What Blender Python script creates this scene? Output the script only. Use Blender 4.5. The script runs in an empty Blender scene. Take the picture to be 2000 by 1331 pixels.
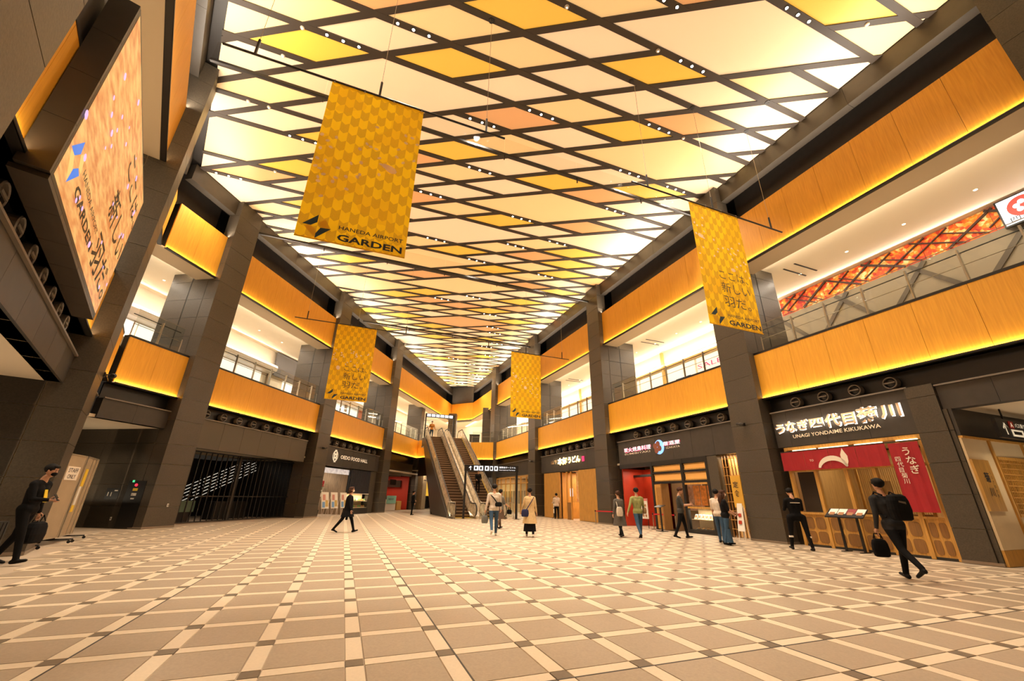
import bpy, bmesh, math, random
from mathutils import Vector, Matrix
random.seed(7)
PI = math.pi
C = bpy.context.scene.collection
sc = bpy.context.scene

# ------------------------------------------------------------------ camera
H = 1.34
cp, sp = math.cos(0.3714), math.sin(0.3714)
cr, sr = math.cos(0.0170), math.sin(0.0170)
fw = Vector((0, cp, sp)); u0 = Vector((0, -sp, cp)); x0 = Vector((1, 0, 0))
cx_ = cr*x0 + sr*u0; cu_ = -sr*x0 + cr*u0
cam_d = bpy.data.cameras.new('camera'); cam = bpy.data.objects.new('camera', cam_d); C.objects.link(cam)
cam.matrix_world = Matrix(((cx_.x, cu_.x, -fw.x, 0), (cx_.y, cu_.y, -fw.y, 0), (cx_.z, cu_.z, -fw.z, H), (0, 0, 0, 1)))
cam_d.sensor_width = 36; cam_d.lens = 36*789.4/2000; cam_d.clip_start = 0.05; cam_d.clip_end = 300
sc.camera = cam

# ------------------------------------------------------------------ world, exposure
w = bpy.data.worlds.new('world'); sc.world = w; w.use_nodes = True
w.node_tree.nodes['Background'].inputs[0].default_value = (1, .8, .6, 1)
w.node_tree.nodes['Background'].inputs[1].default_value = 0.02
sc.view_settings.view_transform = 'Standard'; sc.view_settings.look = 'None'
sc.view_settings.gamma = 1; sc.view_settings.use_curve_mapping = False
sc.view_settings.exposure = 0.22

# ------------------------------------------------------------------ frames of the three facades
class Frame:
    def __init__(s, ang, d, left):
        s.dr = Vector((math.sin(ang), math.cos(ang), 0)); n = Vector((math.cos(ang), -math.sin(ang), 0))
        s.out = -n if left else n; s.o = n*d; s.left = left
        s.read = s.dr if left else -s.dr          # reading direction seen from the hall
        s.inn = -s.out
    def W(s, t, q, z): return s.o + s.dr*t + s.out*q + Vector((0, 0, z))
FL = Frame(0.15842, -16.812, True)
FR = Frame(-0.37100, 14.812, False)
FS = Frame(math.radians(-39.8), -2.2, True)
class WF:                                          # plain world frame
    dr = Vector((1, 0, 0)); out = Vector((0, 1, 0)); o = Vector((0, 0, 0)); left = False; read = dr; inn = -out
    def W(s, t, q, z): return Vector((t, q, z))
FW = WF()

WARM = (1.0, 0.80, 0.55); WARM2 = (1.0, 0.77, 0.46); NEUT = (1.0, 0.86, 0.68)
def area(name, loc, direction, sx, sy, power, col=WARM, xdir=None, spread=None):
    l = bpy.data.lights.new(name, 'AREA'); l.shape = 'RECTANGLE'; l.size = sx; l.size_y = sy; l.energy = power; l.color = col
    if spread: l.spread = spread
    o = bpy.data.objects.new(name, l); C.objects.link(o)
    z = -Vector(direction).normalized(); x = Vector(xdir if xdir is not None else (1, 0, 0)); x = (x - z*x.dot(z)).normalized(); y = z.cross(x)
    o.matrix_world = Matrix(((x.x, y.x, z.x, loc[0]), (x.y, y.y, z.y, loc[1]), (x.z, y.z, z.z, loc[2]), (0, 0, 0, 1)))
    return o
def strip(name, F, t0, t1, q, z, dq, dz, wid, per_m, col=WARM):
    a = F.W((t0+t1)/2, q, z); return area(name, a, F.out*dq + Vector((0, 0, dz)), abs(t1-t0), wid, per_m*abs(t1-t0), col, F.dr)
def spot(name, loc, direction, power, ang, col=WARM, rad=.08, blend=.6):
    l = bpy.data.lights.new(name, 'SPOT'); l.energy = power; l.spot_size = ang; l.spot_blend = blend; l.color = col; l.shadow_soft_size = rad
    o = bpy.data.objects.new(name, l); C.objects.link(o); o.location = loc
    o.rotation_mode = 'QUATERNION'; o.rotation_quaternion = Vector(direction).to_track_quat('-Z', 'Y'); return o

LP = [14.6, 24.45, 34.2]; LW = 1.35                # pillars on the left facade (near edge along the wall)
RP = [0.53, 10.88, 21.2, 31.6, 42.2]; RW = 1.4
SPil = [(3.4, 4.96), (14.5, 15.75)]
ZC = 15.46
L_UP, L_BAND, L_GAL, L_DOWN = 25, 7, 24, 1350
# unseen uplights added to brighten the ceiling, on the shelf over the upper timber band
strip('added_uplight', FL, 12.5, 53, .0, 13.29, -.5, 1, .1, L_UP, (1, .87, .72)).data.spread = 2.3
strip('added_uplight', FR, -6, 52, .0, 13.29, -.5, 1, .1, L_UP, (1, .87, .72)).data.spread = 2.3
strip('added_uplight', FS, -2, 19.5, -.03, 13.29, -.5, 1, .1, L_UP, (1, .87, .72)).data.spread = 2.3

CEIL_E = .37                                       # glow added to the ceiling panels' colour to brighten them
# ------------------------------------------------------------------ materials
MATS = {}
def mat(name, col, rough=.6, metal=0, emis=None, estr=0, noise=0, nscale=8, stretch=(1, 1, 1), bump=0, alpha=None, spec=.5, col2=None):
    if name in MATS: return MATS[name]
    m = bpy.data.materials.new(name); m.use_nodes = True; nt = m.node_tree; b = nt.nodes['Principled BSDF']
    b.inputs['Base Color'].default_value = (*col, 1); b.inputs['Roughness'].default_value = rough; b.inputs['Metallic'].default_value = metal
    b.inputs['Specular IOR Level'].default_value = spec
    if emis: b.inputs['Emission Color'].default_value = (*emis, 1); b.inputs['Emission Strength'].default_value = estr
    if noise or bump:
        tc = nt.nodes.new('ShaderNodeTexCoord'); mp = nt.nodes.new('ShaderNodeMapping'); mp.inputs['Scale'].default_value = stretch
        nz = nt.nodes.new('ShaderNodeTexNoise'); nz.inputs['Scale'].default_value = nscale; nz.inputs['Detail'].default_value = 3
        nt.links.new(tc.outputs['Object'], mp.inputs[0]); nt.links.new(mp.outputs[0], nz.inputs[0])
        if noise:
            mx = nt.nodes.new('ShaderNodeMix'); mx.data_type = 'RGBA'
            c2 = col2 or tuple(max(0, c*(1-noise)) for c in col)
            mx.inputs[6].default_value = (*c2, 1); mx.inputs[7].default_value = (*[min(1, c*(1+noise*.6)) for c in col], 1)
            cr_ = nt.nodes.new('ShaderNodeMapRange'); cr_.inputs[1].default_value = .3; cr_.inputs[2].default_value = .7
            nt.links.new(nz.outputs[0], cr_.inputs[0]); nt.links.new(cr_.outputs[0], mx.inputs[0]); nt.links.new(mx.outputs[2], b.inputs['Base Color'])
        if bump:
            bp = nt.nodes.new('ShaderNodeBump'); bp.inputs['Strength'].default_value = bump; bp.inputs['Distance'].default_value = .01
            nt.links.new(nz.outputs[0], bp.inputs['Height']); nt.links.new(bp.outputs[0], b.inputs['Normal'])
    MATS[name] = m; return m
def glass(name='clear_glass', tint=(.93, .95, .93), refl=1.0):
    if name in MATS: return MATS[name]
    m = bpy.data.materials.new(name); m.use_nodes = True; nt = m.node_tree; nt.nodes.clear()
    o = nt.nodes.new('ShaderNodeOutputMaterial'); tr = nt.nodes.new('ShaderNodeBsdfTransparent'); gl = nt.nodes.new('ShaderNodeBsdfGlossy')
    fr = nt.nodes.new('ShaderNodeLayerWeight'); fr.inputs[0].default_value = .12; mu = nt.nodes.new('ShaderNodeMath'); mu.operation = 'MULTIPLY'; mu.inputs[1].default_value = refl*.5
    tr.inputs[0].default_value = (*tint, 1); gl.inputs['Roughness'].default_value = .03; mi = nt.nodes.new('ShaderNodeMixShader')
    nt.links.new(fr.outputs[1], mu.inputs[0]); nt.links.new(mu.outputs[0], mi.inputs[0]); nt.links.new(tr.outputs[0], mi.inputs[1]); nt.links.new(gl.outputs[0], mi.inputs[2]); nt.links.new(mi.outputs[0], o.inputs[0])
    MATS[name] = m; return m
STONE = mat('dark_stone', (.072, .057, .040), .42, noise=.25, nscale=30, bump=.15)
CORE = mat('joint_brass', (.42, .32, .18), .6)
WOOD = mat('oak_veneer', (.77, .375, .030), .5, noise=.09, nscale=3, stretch=(9, 9, .5), col2=(.70, .32, .022))
OAK = mat('shop_oak', (.56, .29, .06), .5, noise=.25, nscale=4, stretch=(9, 9, .6))
DARK = mat('dark_metal', (.022, .018, .015), .45)
DARKP = mat('charcoal_panel', (.045, .037, .030), .5, noise=.12, nscale=5)
BLACK = mat('black_paint', (.008, .007, .007), .4)
SOFF = mat('beige_soffit', (.62, .52, .38), .8)
WHITE = mat('white_plaster', (.80, .72, .60), .85)
GCEIL = mat('gallery_ceiling', (.82, .74, .60), .85)
STEEL = mat('brushed_steel', (.45, .40, .33), .3, metal=1)
GLASS = glass()
SMOKEG = glass('smoke_curtain_glass', (.965, .955, .935), .12)

# ------------------------------------------------------------------ mesh helpers
class MB:
    def __init__(s): s.v = []; s.f = []; s.m = []
    def quad(s, pts, mi=0):
        i = len(s.v); s.v += [Vector(p) for p in pts]; s.f.append(tuple(range(i, i+len(pts)))); s.m.append(mi); return s
    def box(s, F, t0, t1, q0, q1, z0, z1, mi=0):
        P = [F.W(t, q, z) for z in (z0, z1) for q in (q0, q1) for t in (t0, t1)]
        i = len(s.v); s.v += P
        for f in ((0, 1, 3, 2), (4, 6, 7, 5), (0, 4, 5, 1), (2, 3, 7, 6), (0, 2, 6, 4), (1, 5, 7, 3)): s.f.append(tuple(i+k for k in f)); s.m.append(mi)
        return s
    def prism(s, poly, d, mi=0):                    # polygon points extruded by vector d
        n = len(poly); i = len(s.v); s.v += [Vector(p) for p in poly] + [Vector(p)+Vector(d) for p in poly]
        s.f.append(tuple(range(i, i+n))); s.f.append(tuple(range(i+2*n-1, i+n-1, -1))); s.m += [mi, mi]
        for k in range(n): s.f.append((i+k, i+(k+1) % n, i+n+(k+1) % n, i+n+k)); s.m.append(mi)
        return s
    def tube(s, pts, r, n=8, mi=0, cap=True):       # pts list, r number or list
        pts = [Vector(p) for p in pts]; rs = r if isinstance(r, (list, tuple)) else [r]*len(pts)
        rings = []; up = None
        for k, p in enumerate(pts):
            d = (pts[min(k+1, len(pts)-1)] - pts[max(k-1, 0)])
            d = d.normalized() if d.length > 1e-9 else Vector((0, 0, 1))
            if up is None: up = Vector((0, 0, 1)) if abs(d.z) < .9 else Vector((1, 0, 0))
            x = d.cross(up)
            if x.length < 1e-6: x = d.cross(Vector((0, 1, 0)))
            x.normalize(); y = x.cross(d).normalized(); up = y
            i = len(s.v); s.v += [p + (x*math.cos(2*PI*a/n) + y*math.sin(2*PI*a/n))*rs[k] for a in range(n)]; rings.append(i)
        for a, b in zip(rings, rings[1:]):
            for k in range(n): s.f.append((a+k, a+(k+1) % n, b+(k+1) % n, b+k)); s.m.append(mi)
        if cap:
            s.f.append(tuple(rings[0]+k for k in range(n))[::-1]); s.f.append(tuple(rings[-1]+k for k in range(n))); s.m += [mi, mi]
        return s
    def lathe(s, c, prof, n=16, mi=0, axis=(0, 0, 1), xd=None, sx=1, sy=1):    # prof: (radius, height)
        c = Vector(c); ax = Vector(axis).normalized(); x = Vector(xd) if xd is not None else (Vector((1, 0, 0)) if abs(ax.x) < .9 else Vector((0, 1, 0)))
        x = (x-ax*x.dot(ax)).normalized(); y = ax.cross(x); rings = []
        for r, h in prof:
            i = len(s.v); s.v += [c + ax*h + (x*math.cos(2*PI*a/n)*sx + y*math.sin(2*PI*a/n)*sy)*r for a in range(n)]; rings.append(i)
        for a, b in zip(rings, rings[1:]):
            for k in range(n): s.f.append((a+k, a+(k+1) % n, b+(k+1) % n, b+k)); s.m.append(mi)
        s.f.append(tuple(rings[0]+k for k in range(n))[::-1]); s.f.append(tuple(rings[-1]+k for k in range(n))); s.m += [mi, mi]
        return s
    def ball(s, c, rx, ry, rz, n=10, mi=0, R=None):
        c = Vector(c); i = len(s.v); m = n//2+1
        for a in range(1, m):
            th = PI*a/m
            for k in range(n):
                ph = 2*PI*k/n; p = Vector((rx*math.sin(th)*math.cos(ph), ry*math.sin(th)*math.sin(ph), rz*math.cos(th)))
                s.v.append(c + (R @ p if R else p))
        top = len(s.v); s.v.append(c + (R @ Vector((0, 0, rz)) if R else Vector((0, 0, rz)))); s.v.append(c - (R @ Vector((0, 0, rz)) if R else Vector((0, 0, rz))))
        for a in range(m-2):
            for k in range(n): s.f.append((i+a*n+k, i+(a+1)*n+k, i+(a+1)*n+(k+1) % n, i+a*n+(k+1) % n)); s.m.append(mi)
        for k in range(n):
            s.f.append((top, i+k, i+(k+1) % n)); s.m.append(mi)
            s.f.append((top+1, i+(m-2)*n+(k+1) % n, i+(m-2)*n+k)); s.m.append(mi)
        return s
    def build(s, name, mats, parent=None, loc=None, smooth=False, fix=True):
        if not isinstance(mats, (list, tuple)): mats = [mats]
        if parent is not None: L = parent_loc(parent)
        elif loc is not None: L = Vector(loc)
        else:
            xs = [v.x for v in s.v]; ys = [v.y for v in s.v]; L = Vector(((min(xs)+max(xs))/2, (min(ys)+max(ys))/2, min(v.z for v in s.v)))
        me = bpy.data.meshes.new(name); me.from_pydata([v-L for v in s.v], [], s.f)
        for m in mats: me.materials.append(m)
        if len(mats) > 1: me.polygons.foreach_set('material_index', s.m)
        if fix:
            b = bmesh.new(); b.from_mesh(me); bmesh.ops.recalc_face_normals(b, faces=b.faces); b.to_mesh(me); b.free()
        if smooth: me.polygons.foreach_set('use_smooth', [True]*len(me.polygons))
        o = bpy.data.objects.new(name, me); C.objects.link(o)
        if parent is not None: o.parent = parent; o['wl'] = L[:]
        else: o.location = L; o['wl'] = L[:]
        return o
def parent_loc(p): return Vector(p['wl'])
def thing(name, label, cat, loc, group=None):
    o = bpy.data.objects.new(name, None); C.objects.link(o); o.location = loc; o['wl'] = tuple(loc); o['label'] = label; o['category'] = cat; o.empty_display_size = .2
    if group: o['group'] = group
    return o
def tag(o, label, cat, group=None):
    o['label'] = label; o['category'] = cat
    if group: o['group'] = group
    return o
def struct(name, loc=(0, 0, 0)):
    o = bpy.data.objects.new(name, None); C.objects.link(o); o.location = loc; o['wl'] = tuple(loc); o['kind'] = 'structure'; return o
def box(name, F, t0, t1, q0, q1, z0, z1, m, parent=None, label=None):
    o = MB().box(F, t0, t1, q0, q1, z0, z1).build(name, m, parent, fix=not F.left)
    if parent is None: o['kind'] = 'structure'
    if label: o['label'] = label
    return o
_fc = bpy.data.curves.new('font_tmp', 'FONT'); _fo = bpy.data.objects.new('font_tmp', _fc); C.objects.link(_fo)
def text_mb(body, origin, e, n, size, width=None, extr=.01, align='LEFT', off=0, mb=None, mi=0, lead=1.0, res=2, height=None):
    """lettering as a mesh: origin = baseline start, e = reading direction, n = direction it faces"""
    C.objects.link(_fo); _fc.body = body; _fc.size = 1; _fc.offset = off; _fc.resolution_u = res; _fc.space_line = lead
    bpy.context.view_layer.update()
    me = bpy.data.meshes.new_from_object(_fo.evaluated_get(bpy.context.evaluated_depsgraph_get()))
    vs = [v.co.copy() for v in me.vertices]; fs = [tuple(p.vertices) for p in me.polygons]; bpy.data.meshes.remove(me); C.objects.unlink(_fo)
    if not vs: return mb
    x0_ = min(v.x for v in vs); x1_ = max(v.x for v in vs)
    sx = size if width is None else width/(x1_-x0_); sy = size
    if height: y1_ = max(v.y for v in vs); y0_ = min(v.y for v in vs); sy = height/(y1_-y0_)
    ox = {'LEFT': x0_, 'CENTER': (x0_+x1_)/2, 'RIGHT': x1_}[align]
    mb = mb or MB(); i = len(mb.v); e = Vector(e).normalized(); n = Vector(n).normalized(); up = Vector((0, 0, 1))
    mb.v += [Vector(origin) + e*((v.x-ox)*sx) + up*(v.y*sy) + n*extr for v in vs]
    for f in fs: mb.f.append(tuple(i+k for k in f)); mb.m.append(mi)
    return mb
bpy.context.scene.collection.objects.unlink(_fo)
def ftext(F, t, q, z, body, size, **k): return text_mb(body, F.W(t, q, z), F.read, F.inn, size, **k)

# ------------------------------------------------------------------ hall plan
def inter(F1, q1, F2, q2):
    A = F1.W(0, q1, 0); B = F2.W(0, q2, 0); d1, d2 = F1.dr, F2.dr
    den = d1.x*d2.y - d1.y*d2.x; k = ((B-A).x*d2.y - (B-A).y*d2.x)/den
    return A + d1*k
YE = 54.0; YB = -7.6
cSL = inter(FS, -.35, FL, 0)
class EF(WF):
    pass
FE = WF(); FE.o = Vector((0, YE, 0)); FE.W = lambda t, q, z: Vector((t, YE+q, z))
eL = inter(FL, 0, FE, 0); eR = inter(FR, 0, FE, 0)
FB = WF(); FB.W = lambda t, q, z: Vector((t, YB-q, z)); FB.o = Vector((0, YB, 0))
bS = inter(FS, -.35, FB, 0); bR = inter(FR, 0, FB, 0)
HALL = [bS, cSL, eL, eR, bR]                       # clockwise seen from above
def clip(poly, P, n):                              # keep side where (x-P).n <= 0
    out = []
    for k in range(len(poly)):
        a, b = poly[k], poly[(k+1) % len(poly)]; da = (a-P).dot(n); db = (b-P).dot(n)
        if da <= 0: out.append(a)
        if (da < 0 < db) or (db < 0 < da): out.append(a + (b-a)*(da/(da-db)))
    return out
HP = [(FL.o, FL.out), (FR.o, FR.out), (FS.W(0, -.35, 0), FS.out), (Vector((0, YE, 0)), Vector((0, 1, 0))), (Vector((0, YB, 0)), Vector((0, -1, 0)))]
def clip_hall(poly, inset=0):
    for P, n in HP:
        poly = clip(poly, P - n*inset, n)
        if len(poly) < 3: return []
    return poly

# ------------------------------------------------------------------ ceiling
ceiling = struct('ceiling', (0, 25, ZC))
uR, vL = FR.dr, FL.dr
def ceil_pt(u, v):                                  # point with P.uR = u, P.vL = v
    den = uR.x*vL.y - uR.y*vL.x
    return Vector(((u*vL.y - v*uR.y)/den, (uR.x*v - vL.x*u)/den, 0))
U0, DU, V0, DV, HWID = 9.22, 1.2385, 7.33, 1.2425, .10
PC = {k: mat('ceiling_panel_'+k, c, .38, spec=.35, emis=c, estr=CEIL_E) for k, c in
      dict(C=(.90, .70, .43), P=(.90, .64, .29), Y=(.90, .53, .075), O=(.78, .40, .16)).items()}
def unproj(px, py, z):                              # only used to lay out the colour plan of the ceiling
    d = fw + (px-1000)/789.4*cx_ - (py-665.5)/789.4*cu_; k = (z-H)/d.z; return d*k
COL = {}
def setc(lab, ox, oy, scl, pts):
    for a, b in pts:
        p = unproj(ox+a/scl, oy+b/scl, ZC); COL[(math.floor((p.dot(uR)-U0)/DU), math.floor((p.dot(vL)-V0)/DV))] = lab
setc('Y', 440, 0, 3.17, [(560, 290), (1390, 390), (1660, 30), (1400, 940), (400, 1040)])
setc('O', 440, 0, 3.17, [(990, 20), (130, 1075), (1700, 720), (1250, 985), (1240, 1225)])
setc('P', 440, 0, 3.17, [(200, 140), (560, 60), (1150, 170), (1700, 300), (200, 570), (1310, 1060), (270, 870)])
setc('Y', 1000, 0, 3.168, [(230, 100), (860, 440), (700, 815), (260, 1130), (800, 1185)])
setc('O', 1000, 0, 3.168, [(1160, 15), (1100, 770), (60, 740), (560, 1210)])
setc('P', 1000, 0, 3.168, [(100, 330), (700, 60), (1600, 540), (400, 690), (80, 890), (150, 1280), (950, 990)])
setc('Y', 1440, 0, 3.17, [(700, 80)]); setc('P', 1440, 0, 3.17, [(1170, 50), (850, 240), (280, 530)])
setc('Y', 380, 180, 4.16, [(760, 620), (930, 360), (820, 910)]); setc('O', 380, 180, 4.16, [(430, 660)]); setc('P', 380, 180, 4.16, [(500, 40), (500, 950), (450, 370)])
K = 2.8925
setc('Y', 800, 300, K, [(300, 15), (810, 165), (500, 375), (260, 545), (930, 560), (470, 655), (890, 675), (90, 780), (620, 838), (430, 885), (580, 950), (120, 975), (110, 1035), (400, 1050), (390, 1145), (150, 1155)])
setc('O', 800, 300, K, [(100, 30), (1030, 240), (80, 250), (970, 420), (710, 580), (650, 745), (100, 680), (280, 860), (610, 880), (420, 990), (130, 940), (130, 1085), (350, 1100)])
setc('P', 800, 300, K, [(230, 105), (740, 310), (270, 315), (700, 510), (430, 530), (240, 610), (650, 695), (60, 500), (330, 745)])
setc('Y', 480, 380, 3.169, [(660, 395), (930, 610), (1110, 600), (1260, 350), (960, 745), (1150, 815), (1150, 875)])
setc('O', 480, 380, 3.169, [(600, 460), (1110, 490), (920, 700), (1160, 775)]); setc('P', 480, 380, 3.169, [(130, 80), (250, 260), (1130, 280), (650, 540)])
BIG = [(1, 1), (-4, 1), (0, 5), (5, 2), (8, 4), (4, 7), (7, 8), (14, 12), (12, 13), (5, 10), (17, 18), (22, 21), (27, 27), (10, 10), (19, 15), (-9, -2), (-2, -6), (-7, 6)]
big_of = {}
for b in BIG:
    for di in (0, 1):
        for dj in (0, 1): big_of[(b[0]+di, b[1]+dj)] = b
rc = random.Random(3)
def cell_col(i, j):
    if (i, j) in COL: return COL[(i, j)]
    if j < 12: return 'C'
    return rc.choices('CPYO', [.60, .22, .11, .07])[0]
cells = []; done = set()
for i in range(-22, 50):
    for j in range(-22, 45):
        if (i, j) in big_of:
            b = big_of[(i, j)]
            if b in done: continue
            done.add(b); i0, i1, j0, j1 = b[0], b[0]+2, b[1], b[1]+2
            col = next((COL[(b[0]+a, b[1]+c)] for a in (0, 1) for c in (0, 1) if (b[0]+a, b[1]+c) in COL), 'C')
        else: i0, i1, j0, j1 = i, i+1, j, j+1; col = cell_col(i, j)
        a, b_, c, d = U0+i0*DU+HWID*.9, U0+i1*DU-HWID*.9, V0+j0*DV+HWID*.9, V0+j1*DV-HWID*.9
        poly = clip_hall([ceil_pt(a, c), ceil_pt(b_, c), ceil_pt(b_, d), ceil_pt(a, d)], .03)
        if len(poly) < 3: continue
        cen = sum(poly, Vector())/len(poly)
        if cen.y < -6.5: continue
        cells.append((cen.length, poly, col))
cells.sort(key=lambda x: x[0])
vis = [c for c in cells if c[1][0].y > 2 or True]
far = {}
for k, (dist, poly, col) in enumerate(vis):
    z = ZC + .045
    if k < 300:
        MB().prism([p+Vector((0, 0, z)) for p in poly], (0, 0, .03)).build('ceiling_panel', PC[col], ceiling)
    else:
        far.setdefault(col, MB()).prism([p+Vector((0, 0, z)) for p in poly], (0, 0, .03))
mb = MB(); keys = list(far)
for n_, kx in enumerate(keys):
    i = len(mb.v); mb.v += far[kx].v; mb.f += [tuple(i+a for a in f) for f in far[kx].f]; mb.m += [n_]*len(far[kx].f)
if keys:
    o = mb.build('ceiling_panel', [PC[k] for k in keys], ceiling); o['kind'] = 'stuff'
# battens, interrupted inside the double sized panels
BAT = mat('ceiling_batten', (.050, .036, .025), .55)
def runs(flags):
    r = []; st = None
    for k, f in enumerate(flags+[False]):
        if f and st is None: st = k
        if not f and st is not None: r.append((st, k)); st = None
    return r
def batten(fam, idx, lo, hi):
    if fam == 'P':
        u = U0+idx*DU; poly = [ceil_pt(u-HWID, lo), ceil_pt(u+HWID, lo), ceil_pt(u+HWID, hi), ceil_pt(u-HWID, hi)]; z = ZC
    else:
        v = V0+idx*DV; poly = [ceil_pt(lo, v-HWID), ceil_pt(lo, v+HWID), ceil_pt(hi, v+HWID), ceil_pt(hi, v-HWID)]; z = ZC+.006
    poly = clip_hall(poly)
    if len(poly) >= 3: MB().prism([p+Vector((0, 0, z)) for p in poly], (0, 0, .1)).build('ceiling_batten', BAT, ceiling)
for idx in range(-16, 40):
    J = list(range(-20, 44))
    fl_ = [not ((idx, j) in big_of and (idx-1, j) in big_of and big_of[(idx, j)] == big_of[(idx-1, j)]) for j in J]
    for a, b in runs(fl_): batten('P', idx, V0+J[a]*DV-HWID*.9, V0+(J[a]+b-a)*DV+HWID*.9)
for idx in range(-16, 40):
    J = list(range(-20, 44))
    fl_ = [not ((i, idx) in big_of and (i, idx-1) in big_of and big_of[(i, idx)] == big_of[(i, idx-1)]) for i in J]
    for a, b in runs(fl_): batten('Q', idx, U0+J[a]*DU-HWID*.9, U0+(J[a]+b-a)*DU+HWID*.9)
MB().prism([p+Vector((0, 0, ZC+.16)) for p in [Vector((-30, -9, 0)), Vector((-30, 66, 0)), Vector((28, 66, 0)), Vector((28, -9, 0))]], (0, 0, .1)).build('ceiling_slab', DARK, ceiling)

# ------------------------------------------------------------------ floor
floor = struct('floor', (0, 20, 0))
GROUT = mat('floor_screed', (.42, .33, .24), .7)
T_A = mat('grey_beige_tile', (.365, .285, .20), .42, noise=.10, nscale=45)
T_B = mat('cream_tile', (.70, .575, .42), .40, noise=.05, nscale=45)
T_C = mat('brown_tile', (.15, .11, .07), .42, noise=.1, nscale=45)
MB().prism([Vector(p) for p in [(-34, -9, -.02), (-34, 70, -.02), (32, 70, -.02), (32, -9, -.02)]], (0, 0, .01)).build('floor_screed', GROUT, floor)
yw = .3653; ea = Vector((math.cos(yw), math.sin(yw), 0)); eb = Vector((-math.sin(yw), math.cos(yw), 0)); SA, SB, SQ = .7875, .7935, .155
O0 = Vector((-1.303, 4.240, 0))
def tile_mesh(name, wx, wy, m):
    g = .0025; x, y = wx/2-g, wy/2-g; b = .004
    vs = [(-x, -y, 0), (x, -y, 0), (x, y, 0), (-x, y, 0), (-x+b, -y+b, .012), (x-b, -y+b, .012), (x-b, y-b, .012), (-x+b, y-b, .012)]
    me = bpy.data.meshes.new(name); me.from_pydata(vs, [], [(4, 5, 6, 7), (0, 1, 5, 4), (1, 2, 6, 5), (2, 3, 7, 6), (3, 0, 4, 7)]); me.materials.append(m); return me
TM = {'floor_tile': (tile_mesh('floor_tile', SA-SQ, SB-SQ, T_A), (.5, .5), T_A), 'cream_tile': (tile_mesh('cream_tile', SA-SQ, SQ, T_B), (.5, 0), T_B),
      'cream_border_tile': (tile_mesh('cream_border_tile', SQ, SB-SQ, T_B), (0, .5), T_B), 'brown_tile': (tile_mesh('brown_tile', SQ, SQ, T_C), (0, 0), T_C)}
def in_hall(p, inset):
    return all((p-P).dot(n) < -inset for P, n in HP[:3]) and -3 < p.y < YE-1
fwd = Vector((fw.x, fw.y, 0))
for nm, (me, (fx, fy), m_) in TM.items():
    pos = []
    for i in range(-30, 40):
        for j in range(-8, 68):
            p = O0 + ea*((i+fx)*SA) + eb*((j+fy)*SB)
            if p.y > .6 and in_hall(p, .45): pos.append(p)
    pos.sort(key=lambda p: (p - Vector((0, 1.5, 0))).length)
    for p in pos[:300]:
        o = bpy.data.objects.new(nm, me); C.objects.link(o); o.parent = floor; o.location = p - Vector((0, 20, 0)) + Vector((0, 0, -.012)); o.rotation_euler = (0, 0, yw)
    mb = MB(); R_ = Matrix.Rotation(yw, 3, 'Z')
    for p in pos[300:]:
        i = len(mb.v); mb.v += [R_ @ v.co + p + Vector((0, 0, -.012)) for v in me.vertices]; mb.f += [tuple(i+a for a in f.vertices) for f in me.polygons]; mb.m += [0]*5
    if mb.v: o = mb.build(nm, m_, floor, fix=False); o['kind'] = 'stuff'
def joint_line(P, Q):
    d = (Q-P).normalized(); n = Vector((-d.y, d.x, 0))*.008
    MB().prism([P-n, P+n, Q+n, Q-n], (0, 0, .0015)).build('expansion_joint', DARK, floor)
for i in (-3, 1, 5): joint_line(O0+ea*(i*SA+SQ/2)+eb*(-5*SB), O0+ea*(i*SA+SQ/2)+eb*(30*SB))
joint_line(O0+ea*(-3*SA)+eb*(-1*SB-SQ/2), O0+ea*(16*SA)+eb*(-1*SB-SQ/2))

# ------------------------------------------------------------------ shell walls that close the hall
ZJ = [0, .8, 1.6, 2.4, 3.2, 4.17, 5.11, 6.05, 7.0, 7.95, 8.9, 9.85, 10.8, 11.75, 12.7, 13.65, 14.6, ZC]
box('wall_back', FB, -8, 26, .0, .3, 0, ZC+.2, DARKP)
OUTER = dict(L=(FL, -12, 68), R=(FR, -16, 66), S=(FS, -12, 26))
B1, B2, B3, B4 = 5.10, 6.92, 10.98, 13.25
SB_ = {'L': 0, 'R': 0, 'S': -.03}
SIDE_NAME = {'L': 'left', 'R': 'right', 'S': 'screen_side'}
FF = {'L': FL, 'R': FR, 'S': FS}

def pillar(F, t0, t1, front, label, fin=True, zt=ZC, fin_in=0):
    p = thing('stone_pillar', label, 'pillar', F.W((t0+t1)/2, 0, 0), 'dark stone pillars of the atrium')
    MB().box(F, t0+.02, t1-.02, front+.02, .30, 0, zt).box(F, t0+.03+fin_in, t1-.03, .28, 2.33, 0, 11.32).build('core', CORE, p, fix=not F.left)
    g = .006
    for a, b in zip(ZJ, ZJ[1:]):
        MB().box(F, t0, t1, front, .31, a+g, b-g).build('stone_block', STONE, p, fix=not F.left)
        if fin and a < 11: 
            b2 = min(b, 11.32)
            MB().box(F, t0+fin_in, t1, .33, 1.16, a+g, b2-g).build('stone_panel', STONE, p, fix=not F.left)
            MB().box(F, t0+fin_in, t1, 1.22, 2.35, a+g, b2-g).build('stone_panel', STONE, p, fix=not F.left)
    if fin: MB().box(F, t0+.012+fin_in, t1-.012, 1.15, 1.23, 0, 11.31).build('shadow_seam', BLACK, p, fix=not F.left)
    MB().box(F, t0-.01, t1+.01, front-.01, .31, 0, .07).build('skirting', STEELD, p, fix=not F.left)
    return p
STEELD = mat('dull_steel', (.30, .24, .18), .4, metal=.6)

def cuts(t0, t1, step=1.25, start=None):
    r = [t0]; x = start if start is not None else t0+step
    while x < t1-.35: r.append(x); x += step
    return r+[t1]

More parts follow.
